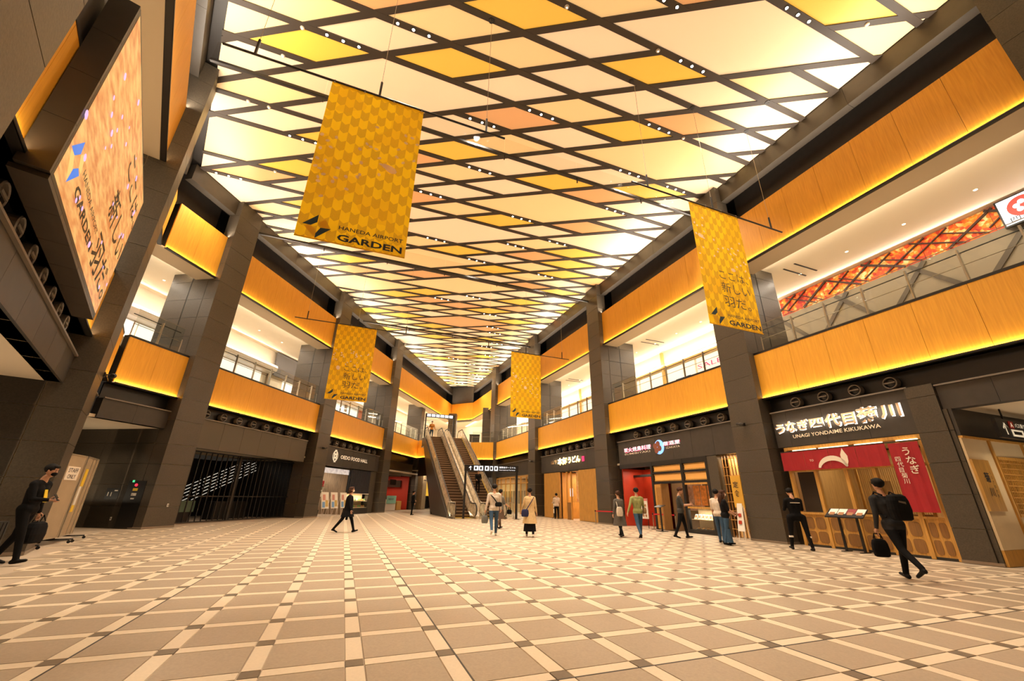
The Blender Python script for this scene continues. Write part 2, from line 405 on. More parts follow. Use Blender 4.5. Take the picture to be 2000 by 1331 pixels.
TRIM = [0]
def band(F, s, t0, t1, z0, z1, label, start=None, cove=True, name='timber_fascia', power=1.0):
    """timber clad edge with a lit lip along its lower edge"""
    TRIM[0] += 1; b = struct('trim_%d' % TRIM[0], F.W((t0+t1)/2, s, z0)); b['label'] = label
    c = cuts(t0, t1, start=start)
    for a, d in zip(c, c[1:]): MB().box(F, a+.004, d-.004, s, s+.05, z0+.02, z1).build('oak_panel', WOOD, b, fix=not F.left)
    MB().box(F, t0, t1, s+.05, s+.30, z0-.04, z1).build('backing', DARK, b, fix=not F.left)
    MB().box(F, t0, t1, s-.075, s+.05, z0-.045, z0-.02).box(F, t0, t1, s-.075, s-.065, z0-.045, z0+.012).build('light_lip', DARK, b, fix=not F.left)
    strip('cove_light', F, t0+.02, t1-.02, s-.035, z0-.003, .35, 1, .03, L_BAND*power, WARM2)
    return b
LED = mat('led_strip', (1, .8, .5), .5, emis=(1, .66, .3), estr=6)

def slot_wall(F, s, t0, t1, parent):
    """shelf, dark recess and beam between the upper timber band and the ceiling"""
    MB().box(F, t0, t1, s+.05, .95, B4-.06, B4).build('shelf', DARK, parent, fix=not F.left)
    MB().box(F, t0, t1, .92, 1.0, B4, ZC+.1).build('recess_wall', DARKP, parent, fix=not F.left)
    for a, d in zip(cuts(t0, t1, 3.4), cuts(t0, t1, 3.4)[1:]):
        MB().box(F, a+.004, d-.004, s-.0, .36, 14.66, ZC+.05).build('beam_panel', BEAM, parent, fix=not F.left)
BEAM = mat('bronze_beam', (.055, .043, .031), .45, noise=.1, nscale=3)

def jets(F, s, ts, side, over=''):
    for t in ts:
        c = F.W(t, s+.22, 4.76); o = thing('air_nozzle', NOZ[side].replace('under the', 'under the')+over, 'vent', c, 'round air nozzles'+over)
        MB().lathe(c, [(.185, -.1), (.185, .10), (.165, .115), (.15, .10), (.15, .02)], 20, axis=F.inn).build('ring', NOZM, o, smooth=False)
        MB().lathe(c, [(.148, .03), (.11, .06), (.05, .08), (.02, .09)], 14, axis=F.inn).build('cone', BLACK, o)
        MB().box(_off(F, c), -.135, .135, -.012, .012, -.02, .02).build('vane', NOZM, o)
NOZM = mat('nozzle_grey', (.20, .17, .14), .4)
NOZ = {'L': 'round black air nozzle in the recess under the left gallery,', 'R': 'round black air nozzle in the recess under the right gallery,', 'S': 'round black air nozzle in the recess under the video screen'}
class _O(WF): pass
def _off(F, c):
    o = _O(); o.W = lambda t, q, z: Vector(c) + F.dr*t + F.inn*(.11+q) + Vector((0, 0, z)); return o

def nozzle_recess(F, s, t0, t1, parent):
    MB().box(F, t0, t1, .36, .42, 4.42, 5.1).build('recess_back', BLACK, parent, fix=not F.left)
    MB().box(F, t0, t1, s+.05, .40, 5.06, 5.10).build('recess_top', BLACK, parent, fix=not F.left)
def fascia(F, s, t0, t1, z0, z1, parent, start=None, m=None):
    c = cuts(t0, t1, start=start)
    for a, d in zip(c, c[1:]): MB().box(F, a+.004, d-.004, s+.08, s+.40, z0, z1).build('fascia_panel', m or DARKP, parent, fix=not F.left)
    MB().box(F, t0, t1, s+.02, s+.09, z1-.01, z1+.03).build('fascia_rail', NOZM, parent, fix=not F.left)

def railing(F, s, t0, t1, label, step=1.2, start=None, group='glass railings of the galleries', sleeve=()):
    r = thing('glass_railing', label, 'railing', F.W((t0+t1)/2, s, 6.99), group)
    c = cuts(t0, t1, step, start)
    for a, d in zip(c, c[1:]): MB().box(F, a+.015, d-.015, s, s+.012, 7.0, 8.10).build('glass_pane', GLASS, r, fix=not F.left)
    for a in c[1:-1]:
        MB().box(F, a-.02, a+.02, s+.015, s+.10, 6.95, 7.98).build('rail_post', STEEL, r, fix=not F.left)
        MB().box(F, a-.014, a+.014, s+.05, s+.20, 7.86, 7.90).build('rail_bracket', STEEL, r, fix=not F.left)
    for a in (c[0], c[-1]): MB().box(F, a-.015, a+.015, s, s+.03, 6.95, 7.6).build('rail_post', STEEL, r, fix=not F.left)
    MB().tube([F.W(t0, s+.2, 7.93), F.W(t1, s+.2, 7.93)], .019, 8).build('handrail', DARK, r)
    MB().box(F, t0, t1, s+.0, s+.02, 8.10, 8.115).build('top_trim', STEELD, r, fix=not F.left)
    MB().tube([F.W(t0, s+.05, 7.5), F.W(t1, s+.05, 7.5)], .012, 6).build('mid_rail', STEELD, r)
    return r

def gallery_shell(F, side, t0, t1, sback=5.3):
    g = struct('wall_'+SIDE_NAME[side], F.W((t0+t1)/2, 2, 0))
    MB().box(F, t0, t1, .3, sback+.3, 6.55, B2).build('gallery_floor', SOFF, g, fix=not F.left)
    MB().box(F, t0, t1, 1.05, sback+.1, 11.3, 11.4).build('gallery_ceiling', GCEIL, g, fix=not F.left)
    MB().box(F, t0, t1, .05, 1.05, B3-.056, B3+.03).build('soffit', SOFF, g, fix=not F.left)
    MB().box(F, t0, t1, 1.05, 1.09, B3-.02, 11.08).build('soffit_lip', SOFF, g, fix=not F.left)
    return g

gL = gallery_shell(FL, 'L', 5, 54.2); gR = gallery_shell(FR, 'R', -15, 52.9); gS = gallery_shell(FS, 'S', -9, 20.4)
# pillars
names = ['nearest dark stone pillar on the left side, beside the folding partitions', 'second dark stone pillar on the left, between the shuttered shop and the food hall', 'slender looking dark stone pillar on the left, before the red kiosk']
for k, t in enumerate(LP): pillar(FL, t, t+LW, -.3, names[k])
rn = ['dark stone pillar cut by the right edge of the picture above the eel restaurant', 'large dark stone pillar behind the word banner on the right, left of the eel restaurant', 'dark stone pillar on the right between the red fronted shop and the noodle shop', 'dark stone pillar on the right between the noodle shop and the glazed shop', 'farthest dark stone pillar on the right, beside the escalators']
for k, t in enumerate(RP): pillar(FR, t, t+RW, -.3, rn[k])
pillar(FS, *SPil[0], -.45, 'dark stone pillar at the top left corner, nearer than the video screen')
pillar(FS, *SPil[1], -.45, 'tall leaning looking stone pillar right of the video screen, its broad side face dark')
# broad side faces running back from the pillars on the ground floor
def side_wall(F, t, q0, q1, ztop, parent, th=.3, seam=1.2):
    q = q0
    while q < q1-.1:
        q2 = min(q+seam, q1)
        for a, b in zip(ZJ, ZJ[1:]):
            if a >= ztop: break
            MB().box(F, t, t+th, q+.005, q2-.005, a+.006, min(b, ztop)-.006).build('stone_panel', STONE, parent, fix=not F.left)
        q = q2
    MB().box(F, t+.02, t+th-.02, q0, q1, 0, ztop).build('joint_backing', CORE, parent, fix=not F.left)

# bays of the three facades
BL = [(12.05, 14.6), (14.6+LW, 24.45), (24.45+LW, 34.2), (34.2+LW, 42.45)]
BR = [(-9.0, .53), (1.93, 10.88), (12.28, 21.2), (22.6, 31.6), (33.0, 42.2)]
BS = [(-8.0, 3.4), (4.96, 14.5), (15.75, 20.45)]
LABB = {'L': ['short oak clad gallery edge at the left corner, right of the video screen pillar', 'oak clad gallery edge above the shuttered shop', 'oak clad gallery edge above the food hall sign', 'oak clad gallery edge above the red kiosk'],
        'R': ['oak clad gallery edge beyond the right edge of the picture', 'oak clad gallery edge above the eel restaurant', 'oak clad gallery edge above the red fronted shop', 'oak clad gallery edge above the noodle shop', 'oak clad gallery edge above the glazed shop beside the escalators'],
        'S': ['oak clad gallery edge behind the camera on the screen side', 'oak clad gallery edge behind the video screen', 'oak clad gallery edge hidden behind the pillar right of the video screen']}
LABU = {'L': ['short upper oak band at the left corner, right of the video screen pillar', 'upper oak band over the shuttered shop bay', 'upper oak band over the food hall bay'],
        'R': ['upper oak band beyond the right edge of the picture', 'long upper oak band at the top right over the eel restaurant bay', 'upper oak band over the red fronted shop bay', 'upper oak band over the noodle shop bay', 'upper oak band over the glazed shop bay'],
        'S': ['upper oak band behind the camera', 'upper oak band running above the video screen', 'upper oak band behind the pillar right of the video screen']}
for side, bays in (('L', BL), ('R', BR), ('S', BS)):
    F = FF[side]; s = SB_[side]; g = {'L': gL, 'R': gR, 'S': gS}[side]
    for k, (t0, t1) in enumerate(bays):
        pw = 1.0
        band(F, s, t0, t1, B1, B2-.02, LABB[side][k], power=pw)
        cap = MB().box(F, t0, t1, s-.01, s+.3, B2-.02, B2+.06).build('black_kerb', BLACK, g, fix=not F.left)
        if not (side == 'L' and k == 3): band(F, s, t0, t1, B3, B4, LABU[side][k], power=pw); slot_wall(F, s, t0, t1, g)
        nozzle_recess(F, s, t0, t1, g)
band(FL, 0, 34.2+LW, 53.4, B3, B4, 'long upper oak band on the left running to the end of the hall'); slot_wall(FL, 0, 34.2+LW, 53.6, gL)
band(FR, 0, 43.6, 52.1, B3, B4, 'upper oak band on the right running to the end of the hall'); slot_wall(FR, 0, 43.6, 52.3, gR)
# railings
railing(FL, .12, 12.1, 14.15, 'glass railing at the left corner, right of the video screen pillar', 1.1)
railing(FL, .12, 16.0, 24.1, 'glass railing above the shuttered shop', 1.25); railing(FL, .12, 25.9, 33.9, 'glass railing above the food hall', 1.25)
railing(FL, .12, 35.6, 42.3, 'glass railing above the red kiosk', 1.25)
railing(FR, .12, 1.95, 10.5, 'glass railing above the eel restaurant, in front of the autumn leaf wall', 1.2, 3.2)
railing(FR, .12, 12.3, 20.8, 'glass railing above the red fronted shop', 1.25); railing(FR, .12, 22.7, 31.2, 'glass railing above the noodle shop', 1.25)
railing(FR, .12, 33.1, 41.9, 'glass railing above the glazed shop', 1.25)
# gallery lighting: cove behind the soffit lip and soft ceiling light
for side, t0, t1, n in (('L', 11, 60, 5), ('R', -4, 60, 6), ('S', -6, 19, 2)):
    F = FF[side]; st = (t1-t0)/n
    for k in range(n):
        a = t0+k*st
        strip('gallery_cove', F, a, a+st, 1.14, 11.12, 1, .12, .1, L_GAL*.45, WARM)
        strip('gallery_wash', F, a, a+st, 5.0, 11.18, -.75, -.25 if side == 'R' else -.35, .08, L_GAL*.3, NEUT)
        area('gallery_fill', F.W(a+st/2, 3.3, 11.28), (0, 0, -1), .12, st*.9, L_GAL*.7*st, NEUT, F.out)
# gallery back walls
wl = box('wall_gallery_left', FL, 5, 66, 5.3, 5.5, 6.9, 11.3, WHITE); wr = box('wall_gallery_right', FR, -15, 62, 5.3, 5.5, 6.9, 11.3, WHITE)
wsx = box('wall_gallery_screen_side', FS, -9, 20.5, 5.3, 5.5, 6.9, 11.3, WHITE)
# nozzles
jets(FL, 0, [16.4+.975*k for k in range(8)], 'L', ' above the shuttered shop'); jets(FL, 0, [26.4+.975*k for k in range(8)], 'L', ' above the food hall')
jets(FR, 0, [9.76-.975*k for k in range(4)], 'R', ' above the eel restaurant'); jets(FR, 0, [13.1+.975*k for k in range(7)], 'R', ' above the red entrance'); jets(FR, 0, [23.5+.985*k for k in range(8)], 'R', ' above the noodle shop')
jets(FS, -.03, [6.3+.9*k for k in range(8)], 'S')
# fascias under the galleries
fascia(FL, 0, 12.0, 14.6, 3.8, 4.5, gL); fascia(FS, -.03, 15.8, 20.45, 3.8, 4.5, gS); fascia(FL, 0, 16.25, 24.0, 3.22, 4.5, gL, m=mat('charcoal_painted_lit', (.085, .068, .045), .5)); fascia(FL, 0, 26.0, 34.1, 3.22, 4.5, gL); fascia(FL, .9, 35.6, 44.0, 3.3, 4.5, gL, m=mat('fascia_painted_lit', (.16, .12, .06), .4))  # lighter fascia colours over shutter and kiosk stand in for light on them
fascia(FR, 0, 6.45, 10.75, 3.22, 4.5, gR); fascia(FR, 0, -9, 5.85, 3.76, 4.42, gR); fascia(FR, 0, 12.4, 20.6, 3.22, 4.5, gR); fascia(FR, 0, 22.9, 31.2, 3.22, 4.5, gR); fascia(FR, 0, 33.0, 42.2, 3.3, 4.5, gR)
fascia(FS, -.03, -8, 14.5, 3.8, 4.5, gS)
# passages: ceilings at the ground floor
box('ceiling_passage_left', FL, 5, 14.9, .15, 9, 3.8, 3.9, SOFF); box('ceiling_passage_screen_side', FS, -9, 14.5, .1, 8, 3.8, 3.9, SOFF); box('ceiling_passage_right', FR, -12, 6.0, .2, 9, 3.78, 3.88, SOFF)
def under(F, t0, t1, z=3.25): return MB().box(F, t0, t1, .35, 6, z, z+.1).build('shop_ceiling', SOFF, {id(FL): gL, id(FR): gR}[id(F)], fix=not F.left)
under(FL, 15, 60, 3.5); under(FR, 5.95, 50)
# walls of the left passage: side of the first pillar, and the screen side pillar
pw_ = struct('wall_passage_left', FL.W(14.6, 4, 0)); side_wall(FL, 14.6, .35, 12, 3.8, pw_, seam=2.4)
pw2 = struct('wall_passage_screen_side', FS.W(14.5, 4, 0)); side_wall(FS, 14.5, .35, 9, 3.8, pw2, seam=9)
box('wall_passage_end_left', FL, 2, 15, 12, 12.2, 0, 3.8, DARKP); box('wall_outer_screen_side', FS, -10, 15, 8, 8.2, 0, 3.8, DARKP)
# spots lighting the passage ceilings / downlights
for F, t, q, lab in ((FL, 13.3, 1.6, 'L'), (FS, 12.5, 1.2, 'S'), (FS, 9.5, 1.4, 'S'), (FR, 4.2, 1.3, 'R'), (FR, 1.5, 1.5, 'R')):
    spot('passage_light', F.W(t, q, 3.74), (0, 0, -1), 90, 2.2)
    area('passage_fill', F.W(t, q+1, .9), (0, 0, 1), 1.5, 1.5, 26, WARM)

# ------------------------------------------------------------------ end of the hall
gE = struct('wall_end', (-6, YE, 0))
def end_band(A, B, z0, z1, label, cap=False, pw=1.0):
    d = (B-A); ln = d.length; d.normalize(); G = WF(); G.dr = d; G.out = Vector((-d.y, d.x, 0)); G.o = A; G.read = d; G.inn = -G.out
    G.W = lambda t, q, z: A + G.dr*t + G.out*q + Vector((0, 0, z))
    band(G, 0, 0, ln, z0, z1, label, power=pw); return G, ln
A_, B_ = FL.W(53.4, -.02, 0), FR.W(52.1, -.02, 0)
G1, n1 = end_band(A_, B_, B3, B4, 'upper oak band across the far end of the hall')
MB().box(G1, 0, n1, .3, 1.2, B3-.02, B3).box(G1, 0, n1, 0, .1, B4, ZC+.1).build('end_bulkhead', BEAM, gE)
MB().box(G1, -12, n1+12, 7, 7.2, 6.5, 11.5).build('end_wall', WHITE, gE)
MB().box(G1, -12, n1+12, .3, 7.2, 11.26, 11.4).build('end_ceiling', GCEIL, gE)
area('end_light', (-6, 57.5, 11.2), (0, 0, -1), 10, 2, 420, NEUT)
def end_pillar(F, t0, t1, q0, q1, lab):
    p = thing('stone_pillar', lab, 'pillar', F.W((t0+t1)/2, (q0+q1)/2, 0), 'dark stone pillars of the atrium')
    MB().box(F, t0+.02, t1-.02, q0+.02, q1-.02, 0, 11.25).build('core', CORE, p, fix=not F.left)
    for a, b in zip(ZJ, ZJ[1:]):
        if a < 11: MB().box(F, t0, t1, q0, q1, a+.006, min(b, 11.26)-.006).build('stone_block', STONE, p, fix=not F.left)
end_pillar(FL, 44.2, 45.2, .6, 2.3, 'dark stone pillar behind the glass rail left of the escalator heads')
end_pillar(FW, -7.9, -6.9, 51.5, 52.5, 'far dark stone pillar seen between the escalator heads')
end_pillar(FW, -3.3, -2.3, 47.6, 48.6, 'dark stone pillar behind the glass rail right of the escalator heads')
o = thing('service_counter', 'dark counter behind the glass rail right of the escalator heads', 'counter', (-3.6, 46.6, B2)); MB().box(FW, -4.6, -3.5, 46.4, 46.9, B2, 7.9).build('front_panel', DARKP, o); MB().box(FW, -4.65, -3.45, 46.35, 46.95, 7.9, 7.95).build('counter_top', BLACK, o)
# lower deck end
EA, EB = FL.W(42.45, 0, 0), Vector((-8.55, 42.95, 0)); G2, n2 = end_band(EA, EB, B1, B2-.02, 'short oak clad gallery edge left of the escalators')
EC, ED = Vector((-4.25, 45.05, 0)), FR.W(42.4, 0, 0)+Vector((-.1, -.2, 0)); G3, n3 = end_band(EC, ED, B1, B2-.02, 'oak clad gallery edge right of the escalators')
railing(G2, .12, 0.05, n2-.05, 'glass railing left of the escalator heads', .8); railing(G3, .12, .05, n3-.05, 'glass railing right of the escalator heads', 1.0)
deck = [EA+Vector((-.2, .2, 0)), EB+Vector((0, .2, 0)), Vector((-8.6, 43.2, 0)), Vector((-4.3, 44.9, 0)), EC+Vector((0, .2, 0)), ED+Vector((.3, .3, 0)), FR.W(52, .5, 0), Vector((2, 66, 0)), Vector((-14, 66, 0)), FL.W(52, .5, 0)]
MB().prism([p+Vector((0, 0, 6.5)) for p in deck], (0, 0, .42)).build('end_deck', SOFF, gE)
for G, n in ((G2, n2), (G3, n3)):
    MB().box(G, 0, n, .3, .36, 3.3, B1).build('end_recess', BLACK, gE)
# ground floor back walls
box('wall_rear', FW, -20, 12, 56, 56.2, 0, 6.6, DARKP)
MB().prism([p+Vector((0, 0, 3.9)) for p in [FL.W(44, 1, 0), Vector((-8, 46, 0)), Vector((1, 48, 0)), Vector((2, 60, 0)), Vector((-14, 60, 0))]], (0, 0, .1)).build('end_lobby_ceiling', SOFF, gE)
for k in range(3): area('lobby_light', (-9+k*2.2, 47+k, 3.8), (0, 0, -1), .6, .6, 60, NEUT)

# ------------------------------------------------------------------ ceiling lights in threes, detectors
LENS = mat('lamp_lens', (1, .95, .85), .3, emis=(1, .9, .72), estr=40)
LENSD = mat('lamp_lens_dim', (1, .9, .75), .3, emis=(1, .85, .62), estr=4)
Pd = FR.out.copy()
def snapP(p):
    u = p.dot(FR.dr); k = round((u-U0)/DU); return p + FR.dr*(U0+k*DU-u)
def ring_light(p, lab, grp, lens=LENS):
    o = thing('ceiling_light', lab, 'light', (p.x, p.y, ZC), grp)
    MB().lathe((p.x, p.y, ZC-.012), [(.046, 0), (.07, 0), (.07, .012), (.046, .012)], 12).build('trim_ring', BLACK, o)
    MB().lathe((p.x, p.y, ZC-.016), [(.043, 0), (.043, .006)], 12).build('lens', lens, o)
TRI = []
def tri(ox, oy, s, pts):
    for a, b in pts: TRI.append(snapP(unproj(ox+a/s, oy+b/s, ZC)))
tri(440, 0, 3.17, [(730, 262), (1165, 190), (1590, 760), (1575, 1055), (1272, 1203)])
tri(1000, 0, 3.168, [(1113, 410), (180, 710), (910, 795), (730, 1070), (1770, 90), (1015, 1170), (640, 1305), (935, 8)])
tri(380, 180, 4.16, [(280, 688), (880, 388)])
tri(800, 300, K, [(120, 232), (632, 368), (600, 520), (835, 505), (150, 487), (380, 605), (770, 690), (185, 815), (360, 812)])
rr = random.Random(5)
for k in range(12):
    y = 31+k*1.9; xs = (-10 + (y-20)*.05, 4-(y-30)*.33); p = Vector((xs[0]+(xs[1]-xs[0])*rr.uniform(.25, .75)+0, y, 0)); TRI.append(snapP(p))
TRI = [p for p in TRI if all((p-P).dot(n) < -.6 for P, n in HP)]
for k, p in enumerate(TRI):
    for d in (-.5, 0, .5):
        ring_light(p+Pd*d, 'small round downlight set in threes along a dark ceiling batten', 'ceiling downlights in threes')
    spot('downlight', (p.x, p.y, ZC-.05), (0, 0, -1), L_DOWN*(1 if p.y > 6 else .55), 1.75, NEUT, .12, 1)
for px in [(980, 42), (1107, 13)]:
    pass
dn = 0
for (ox, oy, s, pts) in ((1000, 0, 3.168, [(340, 42), (903, 313), (1060, 855)]), (1440, 0, 3.17, [(803, 150)]), (440, 0, 3.17, [(478, 172), (358, 346)]), (380, 180, 4.16, [(435, 72), (605, 122), (655, 645)])):
    for a, b in pts:
        p = unproj(ox+a/s, oy+b/s, ZC); o = thing('smoke_detector', 'small pale round detector on a ceiling batten', 'detector', (p.x, p.y, ZC), 'ceiling detectors')
        MB().lathe((p.x, p.y, ZC-.05), [(.03, 0), (.06, .015), (.07, .05)], 12).build('body', WHITE, o); MB().lathe((p.x, p.y, ZC-.055), [(.02, 0), (.025, .006)], 8).build('sensor', LENSD, o)
holes = [('banner cable', 1647, 128, 440)]
def cable_port(p):
    o = thing('cable_port', 'black round cable port in a ceiling batten', 'port', (p.x, p.y, ZC), 'cable ports of the ceiling')
    MB().lathe((p.x, p.y, ZC-.02), [(.06, 0), (.085, 0), (.09, .02)], 14).build('flange', BLACK, o); MB().lathe((p.x, p.y, ZC-.03), [(.03, 0), (.05, .012)], 10).build('gland', DARK, o)
for a, b in ((738, 503), (1115, 667), (1450, 812), (1580, 634)): cable_port(unproj(1000+a/3.168, b/3.168, ZC))
cable_port(unproj(959.6, 40.4, ZC))

# ------------------------------------------------------------------ glass smoke curtains with a bottom rail
def curtain(u, q0, q1, lab):
    a, b = FR.W(u, q0, 0), FR.W(u, q1, 0); o = thing('smoke_curtain', lab, 'glass curtain', ((a+b)/2+Vector((0, 0, 14.6)))[:], 'glass smoke curtains under the ceiling')
    G = WF(); d = (b-a); ln = d.length; d.normalize(); nn = Vector((-d.y, d.x, 0)); G.W = lambda t, q, z: a+d*t+nn*q+Vector((0, 0, z))
    n = max(1, int(ln/3.2)); st = ln/n
    for k in range(n): MB().box(G, k*st+.01, (k+1)*st-.01, -.004, .004, 14.62, ZC-.005).build('glass_pane', SMOKEG, o)
    MB().box(G, 0, ln, -.045, .045, 14.53, 14.63).box(G, 0, ln, -.015, .015, 14.63, 14.66).build('bottom_rail', DARK, o)
    for k in range(1, n): MB().box(G, k*st-.02, k*st+.02, -.02, .02, 14.30, 14.57).build('drop_rod', DARK, o)
def q_on(F, u):                                   # where line u meets facade F, in the right frame
    den = FR.out.x*(-F.dr.y) + F.dr.x*FR.out.y; r = F.o - FR.W(u, 0, 0)
    return (r.x*(-F.dr.y) + F.dr.x*r.y)/den
curtain(12.08, q_on(FS, 12.08)+.3, -.3, 'glass smoke curtain with a dark rail just behind the nearest banners')
curtain(22.3, q_on(FL, 22.3)+.0, -.3, 'glass smoke curtain halfway down the hall')
curtain(32.6, q_on(FL, 32.6)+.0, -.3, 'glass smoke curtain near the far end of the hall')

# ------------------------------------------------------------------ banners
def banner_mat():
    m = bpy.data.materials.new('banner_cloth'); m.use_nodes = True; nt = m.node_tree; b = nt.nodes['Principled BSDF']; b.inputs['Roughness'].default_value = .7
    N = nt.nodes.new; L = nt.links.new
    tc = N('ShaderNodeTexCoord'); sx = N('ShaderNodeSeparateXYZ'); L(tc.outputs['UV'], sx.inputs[0])
    def M(op, a, b_=None):
        n = N('ShaderNodeMath'); n.operation = op
        for i, v in enumerate((a, b_)):
            if v is None: continue
            if isinstance(v, (int, float)): n.inputs[i].default_value = v
            else: L(v, n.inputs[i])
        return n.outputs[0]
    cx = M('DIVIDE', sx.outputs[0], .19); fx = M('FRACT', cx); ix = M('FLOOR', cx)
    tri_ = M('ABSOLUTE', M('SUBTRACT', fx, .5)); yy = M('ADD', M('DIVIDE', sx.outputs[1], .27), M('MULTIPLY', tri_, -.55))
    yy = M('SUBTRACT', yy, ix); fy = M('FRACT', M('MULTIPLY', yy, .5)); chk = M('GREATER_THAN', fy, .5)
    nz = N('ShaderNodeTexNoise'); nz.inputs['Scale'].default_value = 60; L(tc.outputs['UV'], nz.inputs[0])
    n2 = N('ShaderNodeTexNoise'); n2.inputs['Scale'].default_value = .7; L(tc.outputs['UV'], n2.inputs[0])
    mx = N('ShaderNodeMix'); mx.data_type = 'RGBA'; mx.inputs[6].default_value = (.95, .60, .008, 1); mx.inputs[7].default_value = (.62, .34, .014, 1)
    fac = M('MULTIPLY', chk, M('ADD', .35, M('MULTIPLY', nz.outputs[0], .8))); L(fac, mx.inputs[0])
    m2 = N('ShaderNodeMix'); m2.data_type = 'RGBA'; m2.inputs[7].default_value = (.74, .38, .010, 1); L(mx.outputs[2], m2.inputs[6])
    f2 = M('MULTIPLY', M('GREATER_THAN', n2.outputs[0], .52), .35); L(f2, m2.inputs[0]); L(m2.outputs[2], b.inputs['Base Color']); tl = N('ShaderNodeBsdfTranslucent'); L(m2.outputs[2], tl.inputs[0]); ms = N('ShaderNodeMixShader'); ms.inputs[0].default_value = .45; L(b.outputs[0], ms.inputs[1]); L(tl.outputs[0], ms.inputs[2]); L(ms.outputs[0], nt.nodes['Material Output'].inputs[0]); return m
BAN = banner_mat(); INK = mat('banner_ink', (.012, .014, .02), .6); TEAL = mat('logo_teal', (.008, .035, .05), .6); LOGOY = mat('logo_yellow', (.80, .50, .02), .6); PET = mat('petal_print', (.95, .80, .72), .7)
for m_ in (PET, LOGOY):                                 # print on translucent cloth lets light through like the cloth
    nt = m_.node_tree; b_ = nt.nodes['Principled BSDF']; tl = nt.nodes.new('ShaderNodeBsdfTranslucent'); tl.inputs[0].default_value = b_.inputs['Base Color'].default_value; ms = nt.nodes.new('ShaderNodeMixShader'); ms.inputs[0].default_value = .45
    nt.links.new(b_.outputs[0], ms.inputs[1]); nt.links.new(tl.outputs[0], ms.inputs[2]); nt.links.new(ms.outputs[0], nt.nodes['Material Output'].inputs[0])
def banner(u, q0, kind, label, wires, petals):
    F = WF(); up = Vector((0, 0, 1)); W = lambda x, z, d=0: FR.W(u-d, q0-14.812+x, z)
    b = thing('hanging_banner', label, 'banner', W(1.1, 6.23), 'yellow feather pattern banners')
    # gently rippled cloth
    nx, nz_ = 14, 10; mb = MB(); uv = []
    for j in range(nz_+1):
        for i in range(nx+1):
            x = 2.2*i/nx; z = 6.23+4.45*j/nz_; mb.v.append(W(x, z, .012*math.sin(x*5+z)*(1-j/nz_)))
            uv.append((x, z-6.23))
    for j in range(nz_):
        for i in range(nx): a = j*(nx+1)+i; mb.f.append((a, a+1, a+nx+2, a+nx+1)); mb.m.append(0)
    o = mb.build('cloth', BAN, b, smooth=True, fix=False); ul = o.data.uv_layers.new(name='UVMap')
    for l in o.data.loops: ul.data[l.index].uv = uv[l.vertex_index]
    MB().tube([W(0, 6.24, .0), W(2.2, 6.24, .0)], .014, 8).build('bottom_bar', LOGOY, b)
    r0, r1 = -2.28, 4.46
    MB().tube([W(r0, 10.71), W(r1, 10.71)], .028, 8).build('hanging_rod', BLACK, b)
    for x in (-1.65, 1.09, 3.91):
        MB().tube([W(x, 10.71), W(x, 11.2)], .03, 8).build('counterweight', BLACK, b)
        MB().tube([W(x, 11.2), W(x, ZC)], .006, 5).build('suspension_wire', STEEL, b)
    for x in (.05, .75, 1.45, 2.15): MB().tube([W(x, 10.66), W(x, 10.75)], .02, 6).build('clip', STEEL, b)
    d = .022; e = FR.out; n = -FR.dr
    def pol(pts, m, name): MB().quad([W(x, z, d) for x, z in pts]).build(name, m, b, fix=False)
    pol([(.10, 6.54), (.37, 6.83), (.37, 6.64), (.26, 6.54)], TEAL, 'emblem_blade'); pol([(.38, 6.37), (.45, 6.52), (.65, 6.54), (.38, 6.25)], TEAL, 'emblem_blade')
    pol([(.12, 6.51), (.26, 6.54), (.38, 6.44), (.38, 6.26)], LOGOY, 'emblem_ground'); pol([(.38, 6.63), (.51, 6.75), (.64, 6.54), (.46, 6.53)], LOGOY, 'emblem_ground')
    text_mb('HANEDA AIRPORT', W(.79, 6.585, d), e, n, .11, 1.33, 0, off=.01, height=.095).build('lettering', INK, b, fix=False)
    text_mb('GARDEN', W(.79, 6.315, d), e, n, .2, 1.33, 0, off=.03, height=.165).build('lettering', INK, b, fix=False)
    if kind == 'B':
        for s_, z, wd in (('ここは、', 7.93, 1.22), ('新しい', 7.46, 1.2), ('羽だ。', 6.97, 1.12)):
            text_mb(s_, W(.76, z, d), e, n, .42, wd, 0, off=-.004, height=.36 if s_[0] != 'こ' else .30).build('lettering', INK, b, fix=False)
    mb = MB(); rp = random.Random(int(u*7+q0)+3)
    for x, z, r in petals:
        a0 = rp.uniform(0, PI); k = rp.uniform(.6, .85)
        mb.quad([W(x+r*math.cos(a)*math.cos(a0)-r*k*math.sin(a)*math.sin(a0), z+r*math.cos(a)*math.sin(a0)+r*k*math.sin(a)*math.cos(a0), d-.003+rp.uniform(0, .002)) for a in [2*PI*q/9 for q in range(9)]])
    o = mb.build('printed_petals', PET, b, fix=False); o['kind'] = 'stuff'
pA = [(1.17, 9.67), (.36, 9.0), (.20, 8.84), (.29, 8.68), (.09, 8.58), (1.02, 9.07), (.89, 8.86), (1.11, 9.02), (1.24, 9.0), (1.85, 9.68), (2.01, 9.67), (1.88, 9.45), (1.73, 9.18), (2.15, 9.51), (1.72, 8.94), (1.34, 8.76), (1.40, 8.59), (1.39, 8.28), (1.88, 8.82), (2.12, 8.97), (.77, 8.38), (.97, 8.48), (.72, 7.98), (.99, 8.13), (.52, 8.16), (.25, 8.27), (.08, 8.28), (.08, 8.06), (.17, 8.02), (.27, 7.89), (.20, 7.68), (.18, 7.78), (.52, 7.88), (.48, 7.76), (.78, 7.65), (.32, 7.31), (.06, 8.97), (.95, 8.05)]
pA = [(x, z, .05) for x, z in pA] + [(1.62, 8.52, .16), (1.50, 8.57, .09)]
